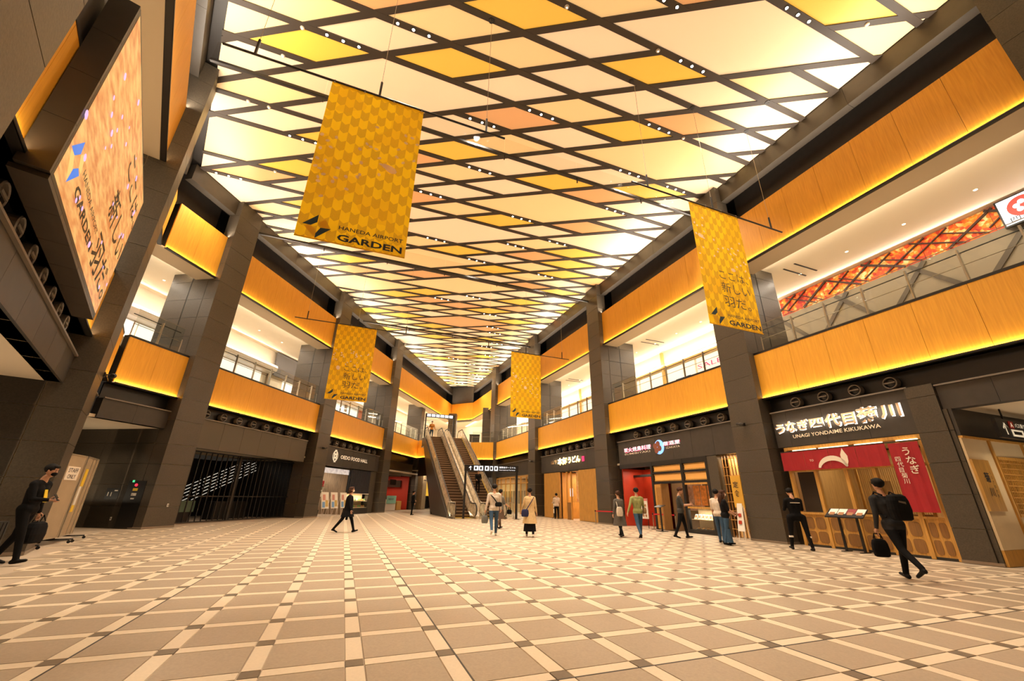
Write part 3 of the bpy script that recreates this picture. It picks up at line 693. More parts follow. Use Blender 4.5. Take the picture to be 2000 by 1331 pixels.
pB = [(.48, 10.14), (.08, 9.84), (.18, 9.75), (.41, 9.82), (.44, 9.58), (.20, 9.35), (.08, 9.42), (.38, 9.31), (.81, 9.36), (.28, 8.93), (.09, 8.66), (.7, 8.71), (.89, 8.92), (.94, 9.04), (1.16, 9.13), (1.39, 9.14), (1.57, 9.22), (1.85, 9.21), (1.98, 9.52), (1.46, 8.97), (1.63, 9.04), (1.70, 9.01), (1.49, 8.78), (1.63, 8.52), (1.82, 8.62), (2.0, 8.78), (2.07, 8.73), (1.99, 8.44), (2.12, 8.21), (.05, 8.11)]
pB = [(x, z, .045) for x, z in pB] + [(1.43, 8.35, .10), (.30, 9.36, .08), (.22, 9.40, .08)]
r3 = random.Random(9)
def scatter(n, z0, z1): return [(r3.uniform(.06, 2.14), r3.gauss((z0+z1)/2, (z1-z0)/4), r3.uniform(.03, .055)) for _ in range(n)]
banner(8.02, -1.66, 'A', 'nearest yellow banner with large pink petals, hung left of the hall centre', None, pA)
banner(8.02, 9.36, 'B', 'yellow banner with vertical rows of Japanese words, hung close to the right wall', None, pB)
banner(24.0, -1.62, 'B', 'smaller looking yellow banner with Japanese words, by the left pillars', None, scatter(34, 7.9, 9.4)+[(.42, 8.05, .13)])
banner(24.3, 9.42, 'A', 'small looking yellow banner without Japanese words, by the right pillars', None, scatter(36, 7.5, 9.3)+[(.35, 8.95, .13), (1.05, 8.25, .12)])

# ------------------------------------------------------------------ big video screen
def screen_mat():
    m = bpy.data.materials.new('video_picture'); m.use_nodes = True; nt = m.node_tree; b = nt.nodes['Principled BSDF']; b.inputs['Roughness'].default_value = .4; b.inputs['Base Color'].default_value = (.02, .02, .02, 1)
    N = nt.nodes.new; L = nt.links.new; tc = N('ShaderNodeTexCoord'); mp = N('ShaderNodeMapping'); mp.inputs['Scale'].default_value = (1.1, 1.1, 4.5); L(tc.outputs['Object'], mp.inputs[0])
    nz = N('ShaderNodeTexNoise'); nz.inputs['Scale'].default_value = 2.2; nz.inputs['Detail'].default_value = 6; L(mp.outputs[0], nz.inputs[0])
    cr1 = N('ShaderNodeValToRGB'); cr1.color_ramp.elements[0].position = .32; cr1.color_ramp.elements[0].color = (.68, .19, .045, 1); cr1.color_ramp.elements[1].position = .66; cr1.color_ramp.elements[1].color = (1.0, .52, .16, 1)
    L(nz.outputs[0], cr1.inputs[0]); L(cr1.outputs[0], b.inputs['Emission Color']); b.inputs['Emission Strength'].default_value = .82; return m
scr = thing('video_screen', 'large orange video screen with Japanese lettering and floating petals on the left wall', 'screen', FS.W(9.4, -.2, 4.9))
MB().box(FS, 6.62, 12.25, -.30, -.05, 4.93, 8.10).build('housing', BEAM, scr)
for k in range(7): MB().box(FS, 4.98+k*1.24, 4.98+(k+1)*1.24-.008, .02, .12, 6.99, 10.92 if k < 1 else 8.15).build('screen_backing_panel', DARKP, gS)
MB().box(FS, 6.62, 12.25, -.34, -.30, 4.93, 8.10).build('bezel', BLACK, scr)
MB().quad([FS.W(6.68, -.345, 4.99), FS.W(12.19, -.345, 4.99), FS.W(12.19, -.345, 8.04), FS.W(6.68, -.345, 8.04)]).build('picture', screen_mat(), scr, fix=False)
for k in range(6): MB().box(FS, 6.62+k*.94+.004, 6.62+(k+1)*.94-.004, -.34, .0, 4.86, 4.925).build('under_panel', BEAM, scr)
for k in range(4): MB().box(FS, 6.55, 6.615, -.34, -.04, 4.93+k*.79+.004, 4.93+(k+1)*.79-.004).build('side_panel', BEAM, scr)
SINK = mat('screen_ink', (.01, .01, .01), .4); SBL = mat('screen_blue', (0, 0, 0), .4, emis=(.0, .19, .75), estr=.9); SPET = mat('screen_petal', (0, 0, 0), .4, emis=(.72, .48, .85), estr=.95); SYEL = mat('screen_yellow', (0, 0, 0), .4, emis=(1, .56, .16), estr=.95)
def spol(pts, m, nm): MB().quad([FS.W(t, -.352, z) for t, z in pts]).build(nm, m, scr, fix=False)
spol([(6.73, 5.49), (7.07, 5.83), (7.13, 5.66), (6.95, 5.5)], SBL, 'emblem_blade'); spol([(7.11, 5.16), (7.13, 5.4), (7.29, 5.53), (7.44, 5.5)], SBL, 'emblem_blade')
spol([(6.75, 5.47), (6.95, 5.5), (7.12, 5.38), (7.1, 5.17)], SYEL, 'emblem_ground'); spol([(7.15, 5.66), (7.3, 5.8), (7.46, 5.55), (7.3, 5.54)], SYEL, 'emblem_ground')
text_mb('HANEDA AIRPORT', FS.W(7.55, -.353, 5.6), FS.dr, FS.inn, .1, 1.95, 0, off=.01, height=.11).build('lettering', SINK, scr, fix=False)
text_mb('GARDEN', FS.W(7.55, -.353, 5.28), FS.dr, FS.inn, .2, 2.0, 0, off=.03, height=.19).build('lettering', SINK, scr, fix=False)
for s_, z, t0, wd, hh in (('ここは、', 7.22, 9.55, 2.6, .46), ('新しい', 6.22, 9.55, 2.5, .62), ('羽だ。', 5.28, 9.7, 2.3, .62)):
    text_mb(s_, FS.W(t0, -.353, z), FS.dr, FS.inn,   .5, wd, 0, off=.012, height=hh).build('lettering', SINK, scr, fix=False)
mb = MB(); r2 = random.Random(4)
for (a, b_, r) in [(1085, 665, .07), (750, 995, .08), (970, 995, .06), (1060, 1015, .05), (970, 1155, .07), (1200, 890, .07)]:
    d = (fw + (a/4.437-1000)/789.4*cx_ - (b_/4.437-665.5)/789.4*cu_); pl = FS.W(0, -.356, 0); k = (pl-Vector((0, 0, H))).dot(FS.out)/d.dot(FS.out); P = Vector((0, 0, H))+d*k
    mb.quad([P + FS.dr*(r*math.cos(q))+Vector((0, 0, r*.8*math.sin(q))) for q in [2*PI*i/8 for i in range(8)]])
for k in range(26):
    P = FS.W(r2.uniform(7, 12), -.356, r2.uniform(5.1, 7.9)); r = r2.uniform(.035, .085)
    mb.quad([P + FS.dr*(r*math.cos(q))+Vector((0, 0, r*.75*math.sin(q))) for q in [2*PI*i/8 for i in range(8)]])
o = mb.build('floating_petals', SPET, scr, fix=False); o['kind'] = 'stuff'

# ------------------------------------------------------------------ escalators
STEP = mat('escalator_step', (.075, .04, .022), .5, metal=.2); NOSE = mat('step_nosing', (.55, .38, .22), .4, metal=.4); YEL = mat('safety_yellow', (.75, .5, .02), .5)
BALU = mat('balustrade_panel', (.80, .72, .58), .25, metal=.15, noise=.35, nscale=5, col2=(.42, .36, .27)); RUB = mat('black_rubber', (.012, .010, .010), .5)
TB0, TB1, TT1, TT2, ZD = 28.5, 29.5, 41.45, 42.8, 6.92
def ez(t): return 0 if t < TB1 else (ZD if t > TT1 else (t-TB1)/(TT1-TB1)*ZD)
def escalator(q0, q1, lab):
    e = thing('escalator', lab, 'escalator', FR.W(TB0, (q0+q1)/2, 0), 'pair of escalators to the upper floor')
    ns = 34; st = (TT1-TB1)/ns; rz = ZD/ns
    for k in range(ns):
        t = TB1+k*st; z = rz*(k+1)
        MB().box(FR, t, t+st+.02, q0+.14, q1-.14, z-rz-.06, z).build('step', STEP, e)
        MB().box(FR, t-.012, t+.03, q0+.14, q1-.14, z-.028, z+.003).build('step_edge', NOSE, e)
    MB().box(FR, TB0-.5, TB1, q0+.02, q1-.02, .0, .012).build('landing_plate', STEEL, e); MB().box(FR, TB1-.5, TB1+.02, q0+.14, q1-.14, .012, .02).build('comb_plate', YEL, e)
    MB().box(FR, TT1, TT2+.6, q0+.02, q1-.02, ZD-.3, ZD+.01).build('upper_plate', STEEL, e); MB().box(FR, TT1, TT1+.12, q0+.14, q1-.14, ZD+.01, ZD+.02).build('comb_plate', YEL, e)
    for q in (q0, q1):
        sg = 1 if q == q0 else -1; qa, qb = (q, q+.12) if sg > 0 else (q-.12, q)
        pts = [(TB0-.2, 0), (TB1, 0), (TT1, ZD), (TT2, ZD)]
        # skirt deck following the incline
        poly = [FR.W(t, qa, z+.12) for t, z in pts] + [FR.W(t, qa, z-.25 if z else .0) for t, z in reversed(pts)]
        MB().prism(poly, FR.out*(qb-qa)).build('skirt', STEEL, e)
        qm = (qa+qb)/2
        n = 9; xs = [TB0+.0+(TT2-TB0-.2)*k/n for k in range(n+1)]
        for a, b in zip(xs, xs[1:]):
            MB().prism([FR.W(a+.02, qm-.01, ez(a)+.12), FR.W(b-.02, qm-.01, ez(b)+.12), FR.W(b-.02, qm-.01, ez(b)+.88), FR.W(a+.02, qm-.01, ez(a)+.88)], FR.out*.02).build('balustrade_panel', BALU, e)
        arc = [FR.W(TB0-.1+.0, qm, .15), FR.W(TB0-.32, qm, .25), FR.W(TB0-.45, qm, .5), FR.W(TB0-.36, qm, .78), FR.W(TB0-.1, qm, .95)]
        top = [FR.W(TT2+.1, qm, ZD+.95), FR.W(TT2+.36, qm, ZD+.78), FR.W(TT2+.45, qm, ZD+.5), FR.W(TT2+.3, qm, ZD+.2)]
        MB().tube(arc+[FR.W(TB1, qm, .95), FR.W(TT1, qm, ZD+.95)]+top, .042, 8).build('handrail', RUB, e, smooth=True)
        MB().prism([FR.W(TB0-.3, qm-.012, .12), FR.W(TB0, qm-.012, .12), FR.W(TB0, qm-.012, .9), FR.W(TB0-.22, qm-.012, .85), FR.W(TB0-.38, qm-.012, .5)], FR.out*.024).build('newel_panel', BALU, e)
        MB().prism([FR.W(TT2+.3, qm-.012, ZD+.12), FR.W(TT2-.2, qm-.012, ZD+.12), FR.W(TT2-.2, qm-.012, ZD+.9), FR.W(TT2+.2, qm-.012, ZD+.85), FR.W(TT2+.38, qm-.012, ZD+.5)], FR.out*.024).build('newel_panel', BALU, e)
        tt = [(TB1-.3, .17), (TB1, .17), (TT1, ZD+.17), (TT2, ZD+.17)]
        MB().tube([FR.W(t, qm-sg*.0+sg*.05, z) for t, z in tt], .02, 6).build('trim_line', YEL if (q == q1 and q0 > -5.7) else STEEL, e)
    return e
escalator(-7.72, -6.15, 'left one of the two escalators, beside the dark clad wall')
escalator(-5.58, -4.01, 'right one of the two escalators, with a yellow line along its skirt')
# clad truss below the escalators, and the strip between them
es = thing('escalator_cladding', 'dark panelled cladding under and between the two escalators', 'cladding', FR.W(35, -5.5, 0))
def zl(t): return .01 if t < 35.3 else min(6.25, .01+(t-35.3)/6.2*6.0)
def clad(q, th, nm='side_panel'):
    n = 14; xs = [TB0-.1+(TT2+.2-TB0)*k/n for k in range(n+1)]
    for a, b in zip(xs, xs[1:]):
        MB().prism([FR.W(a+.005, q, zl(a)), FR.W(b-.005, q, zl(b)), FR.W(b-.005, q, max(.05, ez(b)-.02)), FR.W(a+.005, q, max(.05, ez(a)-.02))], FR.out*th).build(nm, DARKP, es)
clad(-7.85, .12); clad(-4.0, .12)
pts = [(TB0-.2, .14), (TB1, .14), (TT1, ZD+.14), (TT2, ZD+.14)]
MB().prism([FR.W(t, -6.15, z) for t, z in pts]+[FR.W(t, -6.15, max(0, z-.5)) for t, z in reversed(pts)], FR.out*.57).build('middle_deck', BALU, es)
MB().prism([FR.W(35.3, -7.85, .01), FR.W(35.45, -7.85, .01), FR.W(41.65, -7.85, 6.01), FR.W(41.5, -7.85, 6.01)], FR.out*3.95).build('rear_panel', DARKP, es); MB().box(FR, 41.5, TT2+.2, -7.85, -3.9, 6.0, 6.2).build('rear_panel', DARKP, es)

for k, (t, q) in enumerate(((28.05, -7.95), (27.75, -5.85), (28.0, -3.85))):
    o = thing('guard_board', ['left clear guard board at the foot of the escalators', 'clear guard board between the feet of the two escalators', 'right clear guard board at the foot of the escalators'][k], 'guard', FR.W(t, q, 0), 'guard boards at the escalators')
    for dq in (-.24, .24): MB().tube([FR.W(t, q+dq, 0), FR.W(t, q+dq, 1.02)], .022, 8).build('post', STEEL, o)
    MB().box(FR, t-.008, t+.008, q-.22, q+.22, .12, 1.0).build('board', GLASS, o); MB().tube([FR.W(t, q-.24, 1.02), FR.W(t, q+.24, 1.02)], .022, 8).build('top_rail', STEEL, o)
    for dq in (-.12, .0, .12): MB().tube([FR.W(t, q+dq, .1), FR.W(t, q+dq, 1.0)], .010, 6).build('rod', STEEL, o)

# ------------------------------------------------------------------ direction signs
SIGNW = mat('sign_lit_white', (.8, .8, .8), .5, emis=(.75, .88, 1.0), estr=.9); SIGNB = mat('sign_black', (.01, .01, .012), .4)
A_, B_ = Vector((-3.02, 29.1, 0)), Vector((.48, 29.6, 0)); d = (B_-A_); sl = d.length; d.normalize(); G = WF(); G.W = lambda t, q, z: A_+d*t+Vector((-d.y, d.x, 0))*q+Vector((0, 0, z)); GN = Vector((d.y, -d.x, 0))
sg_ = thing('direction_sign_gate', 'black freestanding sign gate with lit pictograms before the escalators', 'sign', (A_+B_)/2)
for t in (0, sl): MB().box(G, t-.07, t+.07, -.07, .07, .03, 3.05).build('post', SIGNB, sg_); MB().box(G, t-.16, t+.16, -.25, .25, 0, .03).build('foot', STEELD, sg_)
MB().box(G, -.1, sl+.1, -.09, .09, 3.0, 3.42).build('sign_box', SIGNB, sg_)
def at(t, z): return G.W(t, -.095, z)
for t0, t1 in ((.55, .85), (.9, 1.18), (1.3, 1.58), (1.66, 1.86), (1.95, 2.2)): MB().box(G, t0, t1, -.1, -.088, 3.06, 3.36).build('pictogram', SIGNW, sg_)
for t0, m_ in ((.62, 0), (.97, 0), (1.37, 0), (1.69, 0), (2.01, 0)): MB().box(G, t0, t0+.12, -.104, -.099, 3.12, 3.30).build('pictogram_glyph', SIGNB, sg_)
text_mb('↑', at(.2, 3.08), d, GN, .35, None, .006, off=.02).build('arrow', SIGNW, sg_, fix=False)
text_mb('国際線ターミナル', at(2.3, 3.24), d, GN, .13, 1.15, .006, off=.01).build('lettering', SIGNW, sg_, fix=False)
text_mb('International Terminal', at(2.3, 3.09), d, GN, .1, 1.1, .006, off=.005).build('lettering', SIGNW, sg_, fix=False)
area('sign_glow', G.W(sl/2, -.2, 3.2), GN, sl*.7, .3, 8, (.8, .9, 1), d)
# upper sign at the escalator heads
us = thing('upper_direction_sign', 'black framed lit sign over the escalator heads on the upper floor', 'sign', FR.W(41.9, -5.6, ZD))
MB().box(FR, 41.85, 41.95, -4.97, -4.85, ZD, 9.15).build('post', SIGNB, us); MB().box(FR, 41.8, 42.0, -7.9, -4.85, 8.95, 9.32).build('sign_box', SIGNB, us)
for k in range(6): MB().box(FR, 41.785, 41.8, -7.75+k*.46, -7.37+k*.46, 9.0, 9.27).build('pictogram', SIGNW, us)
MB().box(FR, 41.85, 41.95, -7.9, -7.78, ZD, 9.0).build('post', SIGNB, us)
# hanging sign in the right passage
hs = thing('hanging_direction_sign', 'black hanging sign with a white arrow in the right passage', 'sign', FR.W(5.25, 1.9, 3.0))
MB().box(FR, 5.21, 5.29, .8, 3.6, 3.0, 3.50).build('sign_box', SIGNB, hs); 
for q in (1.35, 3.0): MB().tube([FR.W(5.25, q, 3.5), FR.W(5.25, q, 3.78)], .02, 6).build('drop_rod', BLACK, hs)
SPW = mat('sign_white', (.75, .68, .55), .5, emis=(1, .85, .6), estr=.35); SPR = mat('sign_red', (.45, .02, .015), .5)
def hat(q, z): return FR.W(5.205, q+.28, z)
text_mb('↑', hat(.75, 3.10), FR.out, -FR.dr, .40, .28, 0, off=.03, height=.32).build('arrow', SPW, hs, fix=False)
MB().box(FR, 5.195, 5.215, 1.40, 1.62, 3.27, 3.45).build('gate_letter_plate', SPR, hs); text_mb('A', FR.W(5.19, 1.44, 3.30), FR.out, -FR.dr, .17, .13, 0, off=.02).build('lettering', SPW, hs, fix=False)
MB().box(FR, 5.20, 5.215, 1.43, 2.03, 3.06, 3.24).build('pictogram_plate', SPW, hs)
MB().box(FR, 5.192, 5.2, 1.50, 1.90, 3.11, 3.19).build('bus_glyph', SIGNB, hs)
text_mb('バス乗り場', FR.W(5.2, 1.70, 3.31), FR.out, -FR.dr, .13, .7, 0, off=.01).build('lettering', SPW, hs, fix=False)
text_mb('Bus Terminal', FR.W(5.2, 2.12, 3.10), FR.out, -FR.dr, .12, .8, 0, off=.01).build('lettering', SPW, hs, fix=False)

# ------------------------------------------------------------------ shops
GLOWW = mat('warm_lamp', (.9, .8, .6), .5, emis=(1, .80, .5), estr=3); CREAM = mat('cream_wall', (.70, .55, .34), .8, noise=.06, nscale=2)
RED = mat('red_noren', (.34, .006, .012), .7, noise=.08, nscale=3); WPRINT = mat('white_print', (.80, .70, .58), .7); OAKD = mat('dark_oak', (.26, .12, .03), .5, noise=.2, nscale=4, stretch=(8, 8, .6))
SMOKED = mat('smoked_pane', (.035, .025, .018), .12); PAPER = mat('white_paper', (.75, .70, .62), .6); REDW = mat('lacquer_red', (.42, .035, .012), .45, noise=.1, nscale=2)
BRZ = mat('bronze_letter', (.42, .27, .15), .45); HALO = mat('halo_white', (.9, .9, .9), .5, emis=(1, .90, .76), estr=1.0); DIN = mat('interior_brown', (.20, .11, .045), .7)
def B(P, name, F, t0, t1, q0, q1, z0, z1, m): return MB().box(F, t0, t1, q0, q1, z0, z1).build(name, m, P, fix=not F.left)
def room(P, F, t0, t1, q0, q1, z1, m, light=60, col=NEUT, back=None, floor_m=None):
    B(P, 'room_back', F, t0, t1, q1, q1+.08, 0, z1, back or m); B(P, 'room_side', F, t0-.06, t0, q0, q1, 0, z1, m); B(P, 'room_side', F, t1, t1+.06, q0, q1, 0, z1, m)
    if light: area('room_light', F.W((t0+t1)/2, (q0+q1)/2, z1-.05), (0, 0, -1), (t1-t0)*.7, (q1-q0)*.4, light, col, F.dr)
def rnd_panel(P, F, t0, t1, z0, z1, q, m, ex=.02, n=4):
    """raised panel with softly bowed sides (superellipse)"""
    c = ((t0+t1)/2, (z0+z1)/2); a, b = (t1-t0)/2, (z1-z0)/2; pts = []
    for k in range(20):
        th = 2*PI*k/20; ct, st = math.cos(th), math.sin(th)
        pts.append((c[0]+a*math.copysign(abs(ct)**(2/n), ct), c[1]+b*math.copysign(abs(st)**(2/n), st)))
    MB().prism([F.W(t, q, z) for t, z in pts], F.inn*ex).build('raised_panel', m, P)

# --- eel restaurant
P = thing('restaurant_front', 'oak restaurant front with red split curtains and raised oval panels on the right', 'shop front', FR.W(8.5, .1, 0))
for a, b in ((10.47, 9.63), (9.63, 8.69), (8.69, 7.90), (7.90, 7.11), (7.11, 6.55)):
    B(P, 'base_panel', FR, b+.03, a-.03, .12, .20, .06, .98, OAK)
    m = (a+b)/2
    for t0, t1 in ((b+.09, m-.03), (m+.03, a-.09)):
        for z0, z1 in ((.12, .47), (.53, .90)): rnd_panel(P, FR, t0, t1, z0, z1, .12, OAKD, .012)
for t in (10.50, 9.63, 8.69, 7.90, 7.11, 6.56): B(P, 'post', FR, t-.05, t+.05, .08, .2, 0, 3.2, OAK)
B(P, 'rail', FR, 6.5, 10.5, .07, .2, .98, 1.04, OAK); B(P, 'rail', FR, 6.5, 10.5, .07, .2, 2.36, 2.44, OAK); B(P, 'rail', FR, 6.5, 10.5, .07, .2, 3.1, 3.2, OAK); B(P, 'plinth', FR, 6.5, 10.5, .1, .2, 0, .06, DARK)
B(P, 'door_glass', FR, 9.70, 10.28, .13, .15, 1.06, 2.34, SMOKED); B(P, 'window_glass', FR, 7.14, 9.58, .15, .16, 1.04, 2.36, GLASS)
room(P, FR, 6.5, 10.5, .3, 3.6, 3.2, mat('amber_wall', (.42, .24, .08), .6, noise=.2, nscale=3, stretch=(6, 6, .5)), 70, WARM)
for k in range(4):                                    # slanting lattice screens seen through the glass
    t0 = 7.3+k*.58; B(P, 'screen_post', FR, t0-.03, t0+.03, 1.2, 1.26, 0, 3.0, OAK)
    for j in range(9):
        if k < 3: MB().tube([FR.W(t0+.04+j*.055, 1.23, 1.0), FR.W(t0+.04+j*.055+.02, 1.23, 2.5)], .010, 4).build('lattice_bar', OAK, P)
B(P, 'counter', FR, 7.2, 9.4, .5, .9, .0, 1.08, OAKD); B(P, 'notice_board', FR, 7.62, 8.16, .17, .19, 1.62, 1.98, OAKD)
B(P, 'paper_notice', FR, 7.30, 7.48, .10, .11, 1.02, 1.40, PAPER)
for t0, t1 in ((7.45, 8.2), (8.4, 9.3), (9.4, 10.2), (6.6, 7.1)): B(P, 'strip_lamp', FR, t0, t1, .02, .07, 3.06, 3.085, GLOWW)
B(P, 'curtain_pole', FR, 6.5, 10.62, -.06, -.03, 3.02, 3.05, DARK)
def cloth(P, F, t0, t1, z0, z1, q, m, name='noren_curtain', n=8):
    mb = MB()
    for j in range(2):
        for i in range(n+1): t = t0+(t1-t0)*i/n; mb.v.append(F.W(t, q+(.015*math.sin(i*2.1) if j == 0 else 0), z0 if j == 0 else z1))
    for i in range(n): mb.f.append((i, i+1, n+2+i, n+1+i)); mb.m.append(0)
    o = mb.build(name, m, P, fix=False); s_ = o.modifiers.new('t', 'SOLIDIFY'); s_.thickness = .006; return o
for k in range(4): cloth(P, FR, 7.36+k*.815, 7.36+(k+1)*.815-.012, 2.39, 3.02, -.05, RED)
cloth(P, FR, 6.58, 7.29, 1.15, 3.0, -.05, RED)
# white crescent print and lettering on the red cloth
def arc_band(cx, cz, r0, r1, a0, a1, n=14, wd=1.0):
    pts = [(cx-r1*math.cos(a0+(a1-a0)*k/n), cz+wd*r1*math.sin(a0+(a1-a0)*k/n)) for k in range(n+1)]
    pts += [(cx-r0(a0+(a1-a0)*k/n)*math.cos(a0+(a1-a0)*k/n), cz+wd*r0(a0+(a1-a0)*k/n)*math.sin(a0+(a1-a0)*k/n)) for k in range(n, -1, -1)]
    MB().quad([FR.W(t, -.075, z) for t, z in pts]).build('crescent_print', WPRINT, P, fix=False)
arc_band(8.92, 2.40, lambda a: .40-.12*math.sin(a), .46, .12, PI-.10, wd=.86)
MB().quad([FR.W(t, -.075, z) for t, z in [(8.50, 2.42), (8.43, 2.58), (8.42, 2.75), (8.50, 2.92), (8.53, 3.0), (8.62, 2.80), (8.62, 2.62), (8.56, 2.48)]]).build('crescent_print', WPRINT, P, fix=False)
ftext(FR, 9.62, -.075, 2.66, 'TO', .09, extr=0, width=.13, off=.01).build('lettering', WPRINT, P, fix=False)
for k, ch in enumerate('うなぎ'): ftext(FR, 6.98-.03*k, -.075, 2.66-k*.25, ch, .25, extr=0, off=.01).build('lettering', WPRINT, P, fix=False)
for k, ch in enumerate('四代目菊川'): ftext(FR, 7.20-.01*k, -.075, 2.50-k*.15, ch, .15, extr=0, off=.005).build('lettering', WPRINT, P, fix=False)
S = thing('shop_sign', 'backlit Japanese lettering over the eel restaurant with English name below', 'sign', FR.W(8.7, .05, 3.5))
x = 10.68
for ch, wd, hh, dz in (('う', .40, .36, 0), ('な', .44, .42, 0), ('ぎ', .44, .38, .02), ('四', .50, .30, .06), ('代', .56, .46, 0), ('目', .42, .40, .0), ('菊', .64, .50, .0), ('川', .60, .42, .04)):
    ftext(FR, x, .07, 3.74+dz, ch, .4, width=wd*.93, height=hh, extr=.004, off=.038).build('halo', HALO, S, fix=False)
    ftext(FR, x-.01, .03, 3.755+dz, ch, .4, width=wd*.86, height=hh*.92, extr=.004, off=.02).build('letter', BRZ, S, fix=False); x -= wd
ftext(FR, 10.08, .06, 3.50, 'UNAGI YONDAIME KIKUKAWA', .13, width=2.72, height=.12, extr=.01, off=.012).build('lettering', mat('cream_letter', (.75, .6, .42), .5, emis=(1, .8, .5), estr=.25), S, fix=False)
area('sign_glow', FR.W(8.7, -.05, 3.95), FR.out, 3.8, .3, 10, NEUT, FR.dr)
# menu stand
Mn = thing('menu_stand', 'slanted menu board on two black legs before the eel restaurant', 'menu stand', FR.W(8.7, -.35, 0))
MB().prism([FR.W(9.22, -.62, .93), FR.W(8.15, -.62, .93), FR.W(8.15, -.28, 1.16), FR.W(9.22, -.28, 1.16)], (0, 0, .03)).build('board', BLACK, Mn)
for k, m_ in enumerate((PAPER, PAPER, mat('menu_red', (.25, .03, .03), .6), PAPER)):
    a = 9.17-k*.255; MB().prism([FR.W(a, -.60, .965), FR.W(a-.235, -.60, .965), FR.W(a-.235, -.30, 1.175), FR.W(a, -.30, 1.175)], (0, 0, .006)).build('menu_page', m_, Mn)
    MB().prism([FR.W(a-.04, -.54, 1.012), FR.W(a-.19, -.54, 1.012), FR.W(a-.19, -.44, 1.085), FR.W(a-.04, -.44, 1.085)], (0, 0, .006)).build('menu_photo', mat('food_print', (.35, .16, .06), .6), Mn)
for t in (8.95, 8.45): MB().box(FR, t-.03, t+.03, -.42, -.38, 0, 1.02).box(FR, t-.04, t+.04, -.6, -.2, 0, .02).build('leg', BLACK, Mn)
# pier and side wall of the eel restaurant
pr = thing('stone_pier', 'dark stone pier at the right end of the eel restaurant', 'pillar', FR.W(6.15, 0, 0))
for a, b in zip(ZJ, ZJ[1:]):
    if a < 4.4: B(pr, 'stone_block', FR, 5.86, 6.50, -.02, .6, a+.006, min(b, 4.5)-.006, STONE); B(pr, 'stone_panel', FR, 5.76, 5.85, .02, .6, a+.006, min(b, 3.77)-.006, STONE) if a < 3.7 else None
B(pr, 'core', FR, 5.865, 6.48, .01, .58, 0, 4.45, CORE); B(pr, 'seam', FR, 5.78, 5.87, .06, .55, 0, 3.75, BLACK); B(pr, 'skirting', FR, 5.75, 6.51, -.03, .3, 0, .07, STEELD)
sw = struct('wall_passage_right', FR.W(5.75, 2, 0))
B(sw, 'plaster', FR, 5.70, 5.752, .05, 8, .35, 3.0, CREAM); B(sw, 'wood_base', FR, 5.70, 5.752, .05, 8, 0, .36, OAK); B(sw, 'dark_header', FR, 5.68, 5.752, .05, 8, 3.05, 3.78, DARKP); B(sw, 'wood_trim', FR, 5.66, 5.752, .05, 8, 2.99, 3.05, OAK)
for q in (1.33, 3.1, 4.9): B(sw, 'wood_post', FR, 5.66, 5.74, q-.05, q+.05, .36, 3.0, OAK)
bd = tag(B(None, 'wooden_signboard', FR, 5.64, 5.70, .02, .80, 1.22, 2.45, mat('signboard_wood', (.50, .27, .06), .45, noise=.25, nscale=3, stretch=(8, 8, .5))), 'oak signboard with black brush characters on the cream side wall at the right edge', 'sign')
for ch, z, sz in (('菊', 1.92, .26), ('川', 1.58, .24)): text_mb(ch, FR.W(5.632, .30, z), FR.out, -FR.dr, sz, None, 0, off=.012).build('brush_character', INK, bd, fix=False)
for k, ch in enumerate('うなぎ四代目'): text_mb(ch, FR.W(5.632, .60, 2.10-k*.11), FR.out, -FR.dr, .08, None, 0).build('small_character', INK, bd, fix=False)
lw = struct('window_1', FR.W(5.68, 2.2, 1.1))
B(lw, 'frame', FR, 5.66, 5.70, 1.42, 3.0, 1.08, 1.16, OAK); B(lw, 'frame', FR, 5.66, 5.70, 1.42, 3.0, 2.50, 2.58, OAK); B(lw, 'backing', FR, 5.70, 5.715, 1.42, 3.0, 1.16, 2.50, DIN)
for k in range(18): B(lw, 'lattice_bar', FR, 5.67, 5.69, 1.46+k*.086, 1.485+k*.086, 1.16, 2.50, OAK)
for k in range(9): B(lw, 'lattice_rail', FR, 5.665, 5.675, 1.42, 3.0, 1.25+k*.145, 1.27+k*.145, OAK)

# --- red fronted shop
P = thing('restaurant_front', 'dark framed restaurant front with red entrance, oak door and lit display case', 'shop front', FR.W(16.5, .1, 0))
for t in (17.87, 15.74, 14.22): B(P, 'mullion', FR, t-.07, t+.07, .05, .2, 0, 3.2, BLACK)
B(P, 'transom', FR, 14.2, 17.9, .06, .2, 2.12, 2.22, BLACK); B(P, 'transom', FR, 14.2, 17.9, .06, .2, 2.60, 2.68, BLACK); B(P, 'transom', FR, 14.2, 20.6, .06, .2, 3.0, 3.22, BLACK)
for a, b in ((15.84, 17.78), (14.32, 15.65)):
    for z0, z1 in ((2.24, 2.58), (2.70, 2.98)):
        B(P, 'light_panel', FR, a, b, .16, .18, z0, z1, mat('lit_oak', (.62, .30, .06), .5, emis=(1, .45, .1), estr=.35)); B(P, 'panel_edge', FR, a, b, .12, .17, z0, z0+.05, OAK); B(P, 'panel_edge', FR, a, b, .12, .17, z1-.05, z1, OAK)
B(P, 'door', FR, 16.85, 17.80, .08, .13, .04, 2.10, OAK); B(P, 'door_inset', FR, 16.97, 17.68, .065, .085, .2, 1.95, mat('woven_oak', (.42, .20, .04), .6, noise=.4, nscale=25, stretch=(1, 1, 4)))
B(P, 'door_edge', FR, 16.80, 16.86, -.35, .1, .04, 2.10, OAKD)
room(P, FR, 14.3, 16.8, .3, 2.6, 3.0, DIN, 40, WARM); B(P, 'wall_print', FR, 15.8, 16.75, 1.2, 1.25, .9, 2.1, mat('pink_print', (.65, .40, .32), .7, noise=.5, nscale=6))
